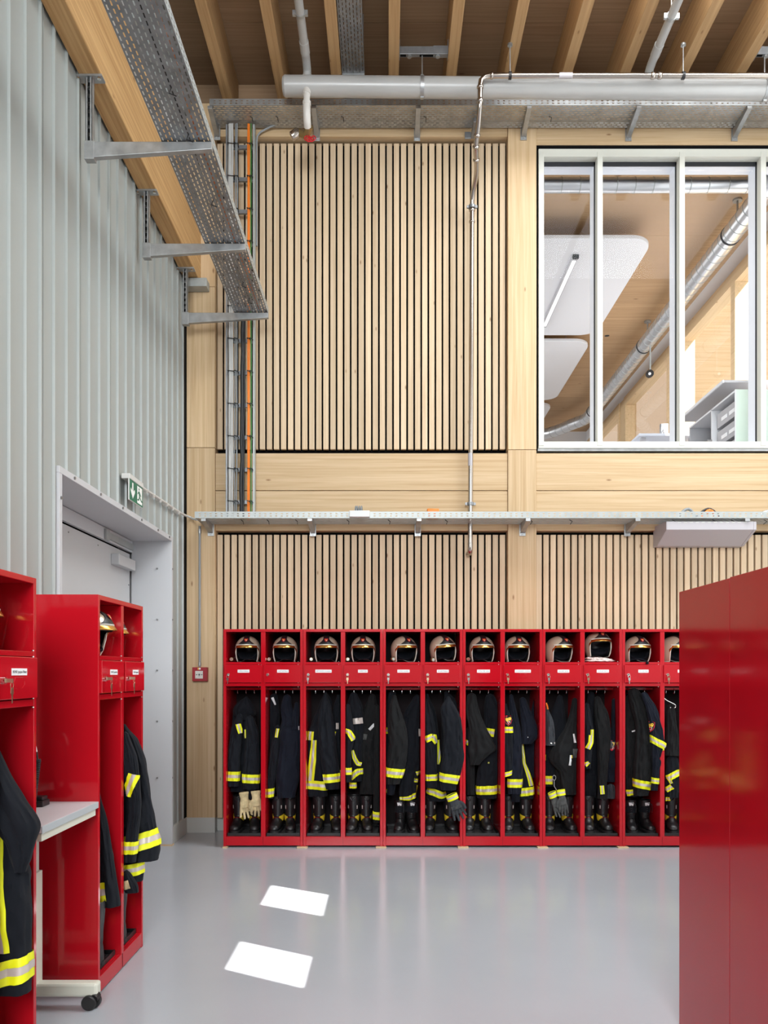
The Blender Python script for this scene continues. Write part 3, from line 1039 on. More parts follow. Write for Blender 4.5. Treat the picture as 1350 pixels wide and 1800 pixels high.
# mounting rails between joists
for xa, xb, lab in ((.057 + .0475, .583 - .0475, 'slotted mounting rail between two joists above the drain pipe'), (3.211 + .0475, 3.737 - .0475, 'slotted mounting rail between the rightmost visible joists')):
    t = thing('mounting_rail', lab, 'rail', ((xa + xb) / 2, PY_, 6.98))
    y = PY_
    MB().box(xa + .005, xb - .005, y - .021, y + .021, 6.992, 7.06).build('rail_channel', 'galv_dark', t, smooth=0, bevel=.002)
    MB().box(xa + .18, xa + .36, y - .012, y + .012, 6.9905, 6.9925).box(xa + .01, xa + .06, y - .012, y + .012, 6.9905, 6.9925).build('rail_slot', 'black_felt', t, smooth=0)
    MB().box(xb - .13, xb - .005, y - .024, y + .024, 6.99, 7.064).box(xa, xa + .006, y - .05, y + .05, 6.985, 7.1).box(xb - .006, xb, y - .05, y + .05, 6.985, 7.1).build('rail_bracket', 'galv_dark', t, smooth=0, bevel=.001)
    MB().cyl((xa + .09, y, 6.992), (xa + .09, y, 6.975), .018, 8).cyl((xb - .09, y, 6.992), (xb - .09, y, 6.975), .018, 8).build('bolt', 'galvanised', t)
# stainless water pipe
r = .0225
Q = [P(1400, 141, 7.05), P(1250, 138, 7.05), P(880, 133, 7.05)]
c0 = P(880, 133, 7.05)
x1_ = P(844, 0, 7.05).x
t = thing('water_pipe', 'shiny stainless water pipe running under the ceiling and down the slatted wall', 'pipe', (.8, 7.4, 2.6))
z_h = c0.z
pA = [(XR - .02, 7.05, z_h), (4.0, 7.05, z_h), (2.4, 7.05, z_h), (x1_ + .09, 7.05, z_h), (x1_ + .04, 7.05, z_h - .008), (x1_ + .008, 7.05, z_h - .04), (x1_, 7.05, z_h - .09), (x1_, 7.06, z_h - .2)]
MB().tube(pA, r, 16).build('pipe_run', 'stainless', t, smooth=60)
xb_ = xpx(829.5, 7.72)
pB = smooth_path([(x1_, 7.06, z_h - .19), (x1_ - .002, 7.07, z_h - .26), (x1_ - .004, 7.16, z_h - .36), (x1_ - .01, 7.3, z_h - .46), (xb_ + .02, 7.5, z_h - .56), (xb_ + .004, 7.66, z_h - .66), (xb_, 7.705, z_h - .74), (xb_, 7.71, z_h - .84)], 40)
MB().tube(pB, r, 16).build('pipe_run', 'stainless', t, smooth=60)
xc_ = xpx(826.5, 7.71)
MB().tube([(xb_, 7.71, z_h - .83), (xc_, 7.71, 2.74)], r, 16).build('pipe_run', 'stainless', t, smooth=60)
MB().tube(smooth_path([(xc_, 7.71, 2.76), (xc_, 7.71, 2.71), (xc_ - .003, 7.735, 2.675), (xc_ - .006, 7.79, 2.67), (xc_ - .006, 7.86, 2.67)], 14), r * 1.1, 16).build('pipe_elbow', 'stainless', t, smooth=60)


def collar_at(p, d, w=.012, rr=1.32):
    p, d = Vector(p), Vector(d).normalized()
    MB().tube([p - d * w, p - d * w * .5, p + d * w * .5, p + d * w], [r, r * rr, r * rr, r], 16).build('press_fitting', 'stainless', t, smooth=60)


collar_at((x1_ + .1, 7.05, z_h), (1, 0, 0))
collar_at((x1_, 7.05, z_h - .1), (0, 0, 1))
collar_at((x1_, 7.06, z_h - .21), (0, 0, 1), .02)
for i in (14, 17, 20):
    collar_at(pB[i], pB[i + 1] - pB[i], .014)
collar_at((xb_, 7.71, z_h - .79), (0, 0, 1), .016)
collar_at((xb_, 7.71, z_h - .9), (0, 0, 1), .012)
collar_at((2.3, 7.05, z_h), (1, 0, 0), .02)
collar_at((2.36, 7.05, z_h), (1, 0, 0), .02)
for px_ in (896.5, 1201):
    x = xpx(px_, 7.05)
    cl = MB().tube([(x - .012, 7.05, z_h), (x + .012, 7.05, z_h)], r + .009, 16).build('pipe_clamp', 'black_plastic', t)
    MB().cyl((x, 7.05, z_h + .02), (x, 7.05, 6.98), .005, 8).cyl((x, 7.05, 6.962), (x, 7.05, 6.979), .022, 12).build('threaded_rod', 'galvanised', cl)
for z in (z_h - .76, 3.13):
    xx = xb_ + (xc_ - xb_) * ((z_h - .83 - z) / (z_h - .83 - 2.74)) if z < z_h - .83 else xb_
    MB().tube([(xx, 7.71, z - .014), (xx, 7.71, z + .014)], r + .011, 16).box(xx - .05, xx - .03, 7.7, 7.72, z - .012, z + .012).box(xx + .03, xx + .05, 7.7, 7.72, z - .012, z + .012).cyl((xx, 7.73, z), (xx, 7.845, z), .006, 8).build('pipe_clamp', 'galv_dark', t)
xx = xpx(996, 7.0)
MB().tube([(xx - .055, 7.05, z_h), (xx + .06, 7.05, z_h)], r + .0012, 16).build('pipe_label', 'lamp_grey', t)
xx = xb_ + (xc_ - xb_) * .85
MB().tube([(xx, 7.71, 3.49), (xx, 7.71, 3.61)], r + .0012, 16).build('pipe_label', 'lamp_grey', t)
# channel foot behind the pipe
c = P(828, 237, YW)
MB().box(c.x - .06, c.x - .0, 7.775, 7.789, c.z - .035, c.z + .03).box(c.x - .0, c.x + .042, 7.55, 7.789, c.z - .03, c.z + .012).build('wall_foot', 'galv_dark', t, smooth=0, bevel=.003)

# ------------------------------------------------------------------ exit sign, conduits, alarm call point
SX = -1.864
y0, y1 = 5.875, 6.2
t = thing('exit_sign', 'green exit sign with white arrow and running figure on the steel wall', 'sign', (SX, (y0 + y1) / 2, 2.78))
MB().box(XL + .013, SX + .005, y0, y1, 2.935, 2.972).build('sign_housing', 'sign_case', t, smooth=0, bevel=.003)
MB().box(SX - .010, SX, y0 + .002, y1 - .002, 2.782, 2.936).build('sign_panel', 'sign_case', t, smooth=0, bevel=.001)
Z0, U, V = 2.785, (y1 - y0 - .008), .149


def sign_poly(polys, mat, x, name):
    mb = MB()
    for poly in polys:
        pts = [(y0 + .004 + u * U, Z0 + v * V) for u, v in poly]
        n = len(pts)
        mb.add([(x, p[0], p[1]) for p in pts], [tuple(range(n))])
    return mb.build(name, mat, t, smooth=0)


sign_poly([[(0, 0), (1, 0), (1, 1), (0, 1)]], 'sign_green', SX + .0006, 'sign_face')
sign_poly([[(.185, .9), (.275, .9), (.275, .5), (.375, .62), (.395, .48), (.235, .12), (.07, .48), (.09, .62), (.185, .5)]], 'sign_white', SX + .0012, 'arrow_symbol')
sign_poly([[(.56, .93), (.94, .93), (.94, .08), (.56, .08)]], 'sign_white', SX + .0012, 'door_symbol')
circ = [(.70 + .035 * math.cos(a), .8 + .07 * math.sin(a)) for a in [2 * PI * k / 14 for k in range(14)]]
sign_poly([circ, [(.66, .7), (.75, .7), (.78, .42), (.70, .40)], [(.75, .68), (.86, .52), (.83, .46), (.74, .58)],
           [(.67, .69), (.585, .56), (.60, .5), (.69, .62)], [(.70, .44), (.78, .43), (.90, .3), (.94, .3), (.94, .23), (.86, .22)],
           [(.70, .43), (.75, .4), (.69, .22), (.57, .2), (.57, .27), (.655, .29)]], 'sign_green', SX + .0018, 'running_figure')
pth = [P(250, 857, 1.90 * F / (VX - 250)), P(285, 880, 1.90 * F / (VX - 285)), P(318, 902, 1.90 * F / (VX - 318)), Vector((-1.86, 7.72, 3.0)), P(338, 911.5, 7.66), P(347, 913.5, 7.55)]
t = thing('conduit', 'pale conduit from the exit sign to the lower tray', 'conduit', tuple(pth[1]))
MB().tube(smooth_path(pth, 30), .011, 10).build('conduit_tube', 'sign_case', t)
for k in range(6):
    yy = 6.4 + k * .2
    f = (yy - pth[0].y) / (pth[2].y - pth[0].y)
    z = pth[0].z + (pth[2].z - pth[0].z) * f
    MB().box(XL + .005, -1.888, yy - .012, yy + .012, z - .016, z - .008).cyl((-1.905, yy, z - .02), (-1.89, yy, z - .02), .006, 8).build('conduit_clip', 'pvc_white', t)
t = thing('conduit', 'vertical grey conduit on the left timber post above the fire alarm button', 'conduit', (xpx(351, 7.76), 7.76, 1.6))
x = xpx(351, 7.76)
MB().cyl((x, 7.762, CZ + (VY - 1172) * 7.76 / F), (x, 7.762, 2.93), .0105, 12).build('conduit_tube', 'cable_grey', t)
MB().cyl((x, 7.762, 2.86), (x, 7.762, 2.9), .014, 12).cyl((x, 7.762, 1.6), (x, 7.762, 1.63), .014, 12).build('conduit_sleeve', 'galvanised', t)
c0, c1 = P(338.5, 1197.5, 7.74), P(365, 1173, 7.74)
t = thing('fire_alarm_button', 'red fire alarm call point on the left timber post', 'alarm button', ((c0.x + c1.x) / 2, 7.74, c0.z))
MB().box(c0.x, c1.x, 7.725, 7.7755, c0.z, c1.z).build('alarm_body', 'alarm_red', t, smooth=0, bevel=.003)
w, h = c1.x - c0.x, c1.z - c0.z
fx0, fx1, fz0, fz1 = c0.x + .2 * w, c0.x + .71 * w, c0.z + .19 * h, c0.z + .74 * h
MB().box(fx0, fx1, 7.722, 7.726, fz0, fz1).build('alarm_face', 'alarm_face', t, smooth=0, bevel=.001)
xm, zm = c0.x + .47 * w, c0.z + .47 * h
mb = MB().cyl((xm, 7.7215, zm), (xm, 7.723, zm), .0095, 16)
for s in (-1, 1):
    xo = xm + s * .024
    mb.prism([(xo + s * .0065, zm + .005), (xo - s * .0065, zm), (xo + s * .0065, zm - .005)] if False else [(xo - .006, zm - .0045), (xo + .006, zm - .0045), (xo + .006, zm + .0045), (xo - .006, zm + .0045)], 1, 7.7215, 7.723)
mb.box(xm - .008, xm + .008, 7.7217, 7.7225, zm - .021, zm - .019).box(fx0 + .003, fx0 + .016, 7.7217, 7.7225, fz0 + .004, fz0 + .007)
mb.build('alarm_symbol', 'ink', t, smooth=0)
MB().box(xm - .014, xm - .005, 7.7235, 7.7255, c1.z - .022, c1.z - .006).build('flame_symbol', 'emblem_yellow', t, smooth=0)
MB().box(xm - .003, xm + .012, 7.7235, 7.7255, c1.z - .022, c1.z - .005).build('house_symbol', 'label_white', t, smooth=0)

# ------------------------------------------------------------------ lockers
LH = 1.9
ORD = ['first', 'second', 'third', 'fourth', 'fifth', 'sixth', 'seventh', 'eighth', 'ninth', 'tenth', 'eleventh', 'twelfth']


def locker(label, loc, rotz, names, W=.6985, D=.5, keys=(1, 1), plates=(.11, .11), group=None, lip=0.0, roty=0.0):
    t = thing('locker', label, 'locker', loc, rotz, group)
    t.rotation_euler = (0, roty, rotz) if rotz == 0 else (roty, 0, rotz)
    s = .024
    h = W / 2
    mb = MB()
    mb.box(0, s, 0, D, 0, LH).box(W - s, W, 0, D, 0, LH).box(h - .0195, h + .0195, 0, D - .01, .08, LH - .025)
    mb.box(s, W - s, 0, D, LH - .024, LH)
    if names is None:
        mb.box(s, W - s, D - .012, D, 0.01, LH - .024).box(.0006, W - .0006, D - .001, D + .0015, .004, LH - .0008)
    else:
        MB().box(s + .0005, W - s - .0005, D - .009, D, 0.01, LH - .024).build('back_panel', 'back_sheet', t, local=True, smooth=0)
    mb.box(s, W - s, 0.001, .02, .006, .082).box(s, W - s, .02, D - .012, .07, .082)
    mb.build('carcass', 'red_paint', t, local=True, smooth=0, bevel=.0022)
    MB().box(h - .0008, h + .0008, -.0006, .0008, .006, .081).build('kick_seam', 'black_felt', t, local=True, smooth=0)
    bays = []
    for i in range(2):
        x0, x1 = (s, h - .0195) if i == 0 else (h + .0195, W - s)
        bays.append((x0, x1))
        MB().box(x0, x1, .001, D - .013, 1.591, 1.611).build('shelf', 'red_paint', t, local=True, smooth=0, bevel=.0015)
        MB().box(x0, x1, .001, D - .013, 1.400, 1.4265).build('shelf', 'red_paint', t, local=True, smooth=0, bevel=.0015)
        if names is None:
            continue
        d = MB().box(x0 - .011, x1 + .004, -.013, .004, 1.431, 1.5885).build('compartment_door', 'red_paint', t, local=True, smooth=0, bevel=.003)
        mb = MB()
        for z in (1.393, 1.4285, 1.5895, 1.613):
            mb.cyl((x1 - .018, -.004, z), (x1 - .018, -.004, z + .004), .0045, 8)
        mb.build('hinge_pin', 'chrome', d, local=True)
        lx = x0 + .022
        lk = MB().cyl((lx, -.013, 1.501), (lx, -.026, 1.501), .0125, 18).build('lock', 'chrome', d, local=True)
        # recessed finger pull pressed into the door
        cx = x0 + .155
        mb = MB()
        ring = [(cx - .033, 1.512), (cx + .033, 1.512), (cx + .042, 1.497), (cx + .042, 1.482), (cx + .022, 1.470), (cx - .022, 1.470), (cx - .042, 1.482), (cx - .042, 1.497)]
        n = len(ring)
        for j in range(n):
            a, b2 = ring[j], ring[(j + 1) % n]
            mb.tube([(a[0], -.0132, a[1]), (b2[0], -.0132, b2[1])], .0011, 5)
        mb.build('finger_pull', 'red_paint', d, local=True)
        pw = plates[i]
        pl = MB().box(cx - pw / 2, cx + pw / 2, -.0148, -.013, 1.519, 1.545).build('name_plate', 'label_white', d, local=True, smooth=0, bevel=.0006)
        M = Matrix.Translation((cx, -.0152, 1.532)) @ Matrix.Rotation(PI / 2, 4, 'X')
        if names[i]:
            tm = text_mesh(names[i], .0145, 'ink', 'name_text', d, M)
            wtx = max(v.co.x for v in tm.data.vertices) - min(v.co.x for v in tm.data.vertices)
            k = min(1.0, (pw - .012) / wtx)
            tm.data.transform(Matrix.Translation((cx, 0, 0)) @ Matrix.Diagonal((k, 1, 1, 1)) @ Matrix.Translation((-cx, 0, 0)))
        if keys[i]:
            mb = MB()
            mb.box(lx - .003, lx + .003, -.052, -.026, 1.494, 1.508)
            mb.tube([(lx + .011 * math.cos(q), -.047, 1.484 + .011 * math.sin(q)) for q in [2 * PI * j / 14 for j in range(15)]], .0011, 5)
            mb.prism([(lx - .009, 1.476), (lx + .009, 1.476), (lx + .01, 1.456), (lx + .004, 1.449), (lx + .0035, 1.423), (lx - .0015, 1.420), (lx - .0035, 1.449), (lx - .01, 1.456)], 1, -.049, -.0465)
            mb.build('key', 'key_brass' if i or keys[i] == 2 else 'chrome', d, local=True, smooth=0)
        # hook rail with hooks
        MB().box(x0, x1, .2, .215, 1.365, 1.385).build('hook_rail', 'red_paint', t, local=True, smooth=0)
        for k in range(3):
            hx = x0 + .07 + k * .075
            MB().tube(smooth_path([(hx, .198, 1.375), (hx, .175, 1.372), (hx, .163, 1.355), (hx, .168, 1.335), (hx, .18, 1.33), (hx, .19, 1.338)], 12), .0028, 6).build('hook', 'chrome', t, local=True)
        mb = MB().box(x0 + .004, x1 - .004, .03, D - .02, .0825, .088)
        for a, b2, c, e in ((x0 + .004, x1 - .004, .03, .036), (x0 + .004, x1 - .004, D - .026, D - .02), (x0 + .004, x0 + .01, .03, D - .02), (x1 - .01, x1 - .004, .03, D - .02)):
            mb.box(a, b2, c, e, .088, .108)
        for k in range(12):
            mb.box(x0 + .02, x1 - .02, .06 + k * .032, .07 + k * .032, .088, .091)
        mb.build('boot_tray', 'black_plastic', t, local=True, smooth=0, bevel=.0015)
    return t, bays


LY0 = 7.118
LX0 = xpx(392.6, LY0)
BW = .6985
BNAMES = [('CASELLI Anthony', 'CHATTON Marion'), ('BERTHOUD Christophe', 'AUBREY Gaël'), ('DUMAS Aurélien', 'BOLLE Philippe'),
          ('AFFOLTER Gilles', 'SCHOUWEY Christian'), ('SALLARET Jordan', 'DUPUIS Patrick'), ('FRAGNI Hugo', 'MER')]
BPL = [(.103, .101), (.142, .085), (.107, .104), (.113, .14), (.103, .107), (.09, .09)]
LDESC = ['pale leather gloves in it', 'a long yellow jacket strip in it', 'a dark glove hanging out of it',
         'a red-crested sleeve in its right bay', 'a pale cloth under one helmet', 'its right side hidden']
bays_w = []
for i in range(6):
    t, bb = locker('red double locker in the back row with %s' % LDESC[i], (LX0 + BW * i, LY0, .012), 0, BNAMES[i], BW - .002,
                   keys=((1, 0) if i == 0 else (1, 2)), plates=BPL[i], group='red lockers along the back wall')
    for a, b2 in bb:
        bays_w.append((LX0 + BW * i + a, LX0 + BW * i + b2))
shim_at = ['leftmost red locker', 'first and second red lockers', 'second and third red lockers', 'third and fourth red lockers', 'fourth and fifth red lockers', 'fifth and sixth red lockers']
for i, px_ in enumerate((396, 531.5, 670, 814, 953.5, 1094.5)):
    x = xpx(px_, 7.11)
    w = .02 if i == 0 else .046
    tag(MB().box(x - w, x + w, 7.085, 7.3, 0, .0115).build('wooden_shim', 'shim_wood', smooth=0, bevel=.001),
        'small pale wooden shim under the %s' % (shim_at[i] if i == 0 else 'joint of the ' + shim_at[i]), 'shim', 'wooden shims under the lockers')

# lockers along the steel wall, fronts towards the hall
LFX = -1.3675
lk_pair, lp_b = locker('open red double locker between the small white table and the grey door', (LFX, 3.848, 0), PI / 2, ('DOVAZ Jean-Marc', 'GUEX Stephane'), .705, keys=(2, 2), plates=(.105, .095), roty=math.radians(.0))
lk_near, ln_b = locker('nearest red locker at the left edge of the photo', (-1.38, 2.494, 0), PI / 2, ('', 'RIOND Jacques-Olivier'), .705, keys=(2, 2), plates=(.11, .125))
# lockers on the right, seen from behind
for i, yy in enumerate((3.007, 2.485)):
    tr_, _ = locker('back of a tall red locker on the right, %s' % ('the farther one, overlapping the back row' if i == 0 else 'the nearer one'),
                    (1.266 + .5, yy, .0 if i == 0 else .003), PI / 2, None, .5195, .5)
    tr_.scale = (1, 1, .989)


# ------------------------------------------------------------------ helmets
def ell(a, e, k=1.0):
    """point of the helmet shell: azimuth a from the front, elevation e"""
    rx, ry, rz = .112 * k, .14 * k, .118 * k
    ce = max(math.cos(e), .0) if e > 0 else math.cos(e) ** .35
    return Vector((rx * ce * math.sin(a), -ry * ce * math.cos(a), .112 + rz * math.sin(e) * (1.0 if e > 0 else 1.12)))


def sst(a, b2, x):
    x = min(max((x - a) / (b2 - a), 0), 1)
    return x * x * (3 - 2 * x)


def e_low(a):
    d = abs(math.degrees(a))
    hi, lo = math.radians(14), math.radians(-58)
    k = sst(56, 70, d)
    back = sst(120, 160, d)
    return hi * (1 - k) + lo * k + math.radians(14) * back


def make_helmet():
    t = thing('fire_helmet', 'helmet', 'helmet')
    sh = MB().grid(lambda u, v: ell((u * 2 - 1) * PI, PI / 2 + (e_low((u * 2 - 1) * PI) - PI / 2) * v), 96, 22)
    sh.build('helmet_shell', 'helmet_pearl', t, local=True, smooth=60, mods=[('SOLIDIFY', dict(thickness=.005, offset=1))])
    # white piping along the rim
    n = 110
    rim = [ell((k / n * 2 - 1) * PI, e_low((k / n * 2 - 1) * PI), 1.008) for k in range(n + 1)]
    MB().tube(rim, .0038, 6).build('rim_piping', 'trim_white', t, local=True)
    li = MB().grid(lambda u, v: ell((u * 2 - 1) * PI, PI / 2 + (min(e_low((u * 2 - 1) * PI), math.radians(6)) - math.radians(4) - PI / 2) * v, .93), 48, 16)
    li.build('liner', 'black_plastic', t, local=True, smooth=60)
    nk = MB().grid(lambda u, v: ell(math.radians(68) + u * math.radians(224), math.radians(-10) + v * math.radians(-46), .9 - .05 * v), 30, 6)
    nk.build('neck_padding', 'fabric', t, local=True, smooth=60)
    MB().tube(smooth_path([(-.085, -.02, .07), (-.05, -.06, .03), (0, -.075, .022), (.05, -.06, .035), (.085, -.02, .075)], 16), .008, 8).build('chin_strap', 'knit', t, local=True)

    def strip(u, v):
        th = math.radians(17 + v * 150)
        d = math.degrees(th)
        w = .025 + .062 * math.exp(-((d - 17) / 15.0) ** 2)
        x = (u * 2 - 1) * w
        k = 1.024 + .016 * (1 - (2 * u - 1) ** 2) * (1 - math.exp(-((d - 17) / 25.0) ** 2))
        q = math.sqrt(max(0, 1 - (x / .112) ** 2))
        return Vector((x, -.14 * math.cos(th) * q * k, .112 + .118 * math.sin(th) * q * k))
    MB().grid(strip, 18, 40).build('crown_stripe', 'helmet_black', t, local=True, smooth=60, mods=[('SOLIDIFY', dict(thickness=.003, offset=0))])

    def brow(u, v):
        a = math.radians(-66 + 132 * u)
        e = math.radians(15 - 11 * v - 16 * sst(52, 66, abs(math.degrees(a))))
        k = 1.03 + .075 * v * math.cos(a) ** 2
        return ell(a, e, k)
    MB().grid(brow, 40, 5).build('brow_visor', 'gold', t, local=True, smooth=60, mods=[('SOLIDIFY', dict(thickness=.003, offset=1))])

    def piping(u):
        a = math.radians(-60 + 120 * u)
        return ell(a, math.radians(17.5), 1.022)
    MB().tube([piping(k / 30) for k in range(31)], .0028, 6).build('brow_piping', 'trim_white', t, local=True)
    # crest: red shield with yellow and white charges
    c = strip(.5, .13)
    nrm = Vector((0, -math.cos(math.radians(34)), math.sin(math.radians(34))))
    up = Vector((0, math.sin(math.radians(34)), math.cos(math.radians(34))))
    rt = Vector((1, 0, 0))

    def shield(s, off, poly, mat, mb):
        mb.add([c + nrm * off + rt * p[0] * s + up * p[1] * s for p in poly], [tuple(range(len(poly)))], mat)
    mb = MB()
    shp = [(-1, .9), (-.5, 1), (0, .92), (.5, 1), (1, .9), (.92, .1), (.6, -.6), (0, -1.1), (-.6, -.6), (-.92, .1)][::-1]
    shield(.0165, .006, shp, 'emblem_red', mb)
    shield(.0062, .0068, [(p[0] - .3, p[1] + .2) for p in shp], 'emblem_yellow', mb)
    shield(.0055, .0069, [(p[0] * .7 + .8, p[1] + .5) for p in shp], 'emblem_yellow', mb)
    shield(.004, .0070, [(p[0] + .6, p[1] - 1.4) for p in shp], 'trim_white', mb)
    shield(.0045, .00705, [(p[0] * .5 + .1, p[1] * .6 + .1) for p in shp], 'helmet_black', mb)
    mb.build('crest', None, t, local=True, smooth=0)
    mb = MB()
    mb.tube([(-.105, -.03, .04), (-.118, -.045, .03), (-.13, -.055, .025)], .005, 8, 'helmet_black')
    mb.tube([(-.134, -.05, .022), (-.134, -.085, .020)], [.014, .0155], 14, 'brass')
    mb.tube([(-.134, -.0851, .020), (-.134, -.087, .020)], [.0125, .0125], 14, 'chrome')
    mb.build('helmet_torch', None, t, local=True)
    return t


hp = make_helmet()
first_h = True


def place_helmet(loc, rz, label, group='fire helmets on the locker shelves', tilt=(0, 0)):
    global first_h
    t = hp if first_h else copy_tree(hp)
    first_h = False
    t.location = loc
    t.rotation_euler = (tilt[0], tilt[1], rz)
    return tag(t, label, 'helmet', group)


R = math.radians
HY = LY0 + .175
hl = [(435.8, 2), (500, 0), (574, 3), (638.5, 0), (709.5, 22), (779.5, 20), (846.6, 4), (908.5, 3), (982, 22), (1051.5, 8), (1119.5, 6), (1185, 22)]
hd_ = ['in the leftmost bay above the pale leather gloves', 'above the compartment door without a key', 'above the jacket with the long yellow strip',
       'in the fourth bay of the back row', 'turned sideways above the laced boots of the fifth bay', 'tilted and turned, above the hanging dark glove',
       'in the seventh bay of the back row', 'pushed to one side in the eighth bay', 'turned sideways in the ninth bay beside the cloth',
       'resting on a pale folded cloth', 'with a black strap hanging over the shelf edge', 'half hidden by the dark red locker on the right']
for i, (px_, rz) in enumerate(hl):
    z = .012 + 1.6185
    ti = (0, 0)
    if i == 9:
        z += .043
        ti = (R(-6), 0)
    if i == 5:
        z += .006
        ti = (0, R(-5))
    b0, b1 = bays_w[i]
    torch = i < 7
    x = min(max(xpx(px_, HY), b0 + (.152 if torch else .124)), b1 - .118)
    ht = place_helmet((x, HY, z), R(rz), 'gold and black fire helmet %s' % hd_[i], tilt=ti)
    if not torch:
        for ch in list(ht.children):
            if ch.name.startswith('helmet_torch'):
                bpy.data.objects.remove(ch)
place_helmet((-1.495, 4.028, 1.618), R(90), 'fire helmet in the near bay of the locker between white table and door')
place_helmet((-1.545, 4.375, 1.618), R(90), 'golden helmet peak showing in the far bay of the locker beside the grey door')
place_helmet((-1.585, 3.02, 1.618), R(90), 'fire helmet in the nearest red locker, only its peak showing at the photo edge')
# folded cloth under the tenth helmet
x = xpx(1050, HY)


plain('cloth_pink', (.78, .68, .64), .9, var=.06, vscale=30, bump=.4, bscale=250)
mb = MB()
for k in range(2):
    rings = []
    for i in range(41):
        u = i / 40
        end = math.sin(PI * min(max(u, .015), .985)) ** .35
        zc = 1.623 + (.013, .036)[k] - .014 * u * k + .006 * noise.noise(Vector((u * 3, k * 5, 2)))
        hh = (.013, .014)[k] * end * (1 + .35 * noise.noise(Vector((u * 7, k * 3, 9))))
        dd = (.09, .075)[k] * (.45 + .55 * end)
        rg = []
        for j in range(30):
            q = 2 * PI * j / 30
            wob = 1 + .16 * noise.noise(Vector((u * 11, math.cos(q) * 2.5, math.sin(q) * 2.5 + k)))
            rg.append((x - .128 + .012 * k + (.255 - .03 * k) * u, LY0 + .115 + dd * math.cos(q) * wob + .01 * noise.noise(Vector((u * 9, k, 4))), max(zc + hh * math.copysign(abs(math.sin(q)) ** .7, math.sin(q)) * wob + .004 * noise.noise(Vector((u * 16, q, k))), 1.6235)))
        rings.append(rg)
    mb.loft(rings)
tag(mb.build('folded_cloth', 'cloth_pink', smooth=60), 'pale pinkish folded cloth under a helmet on the locker shelf', 'cloth')
x = xpx(1130, LY0 + .05)
tag(MB().tube(smooth_path([(x - .1, LY0 + .09, 1.64), (x - .04, LY0 + .05, 1.65), (x + .005, LY0 + .005, 1.637), (x + .018, LY0 - .012, 1.622), (x + .02, LY0 - .012, 1.607)], 14), [.007] * 11 + [.011, .014, .014, .008], 8).build('hood_strap', 'knit'), 'black strap drooping over the shelf edge below a helmet', 'strap')


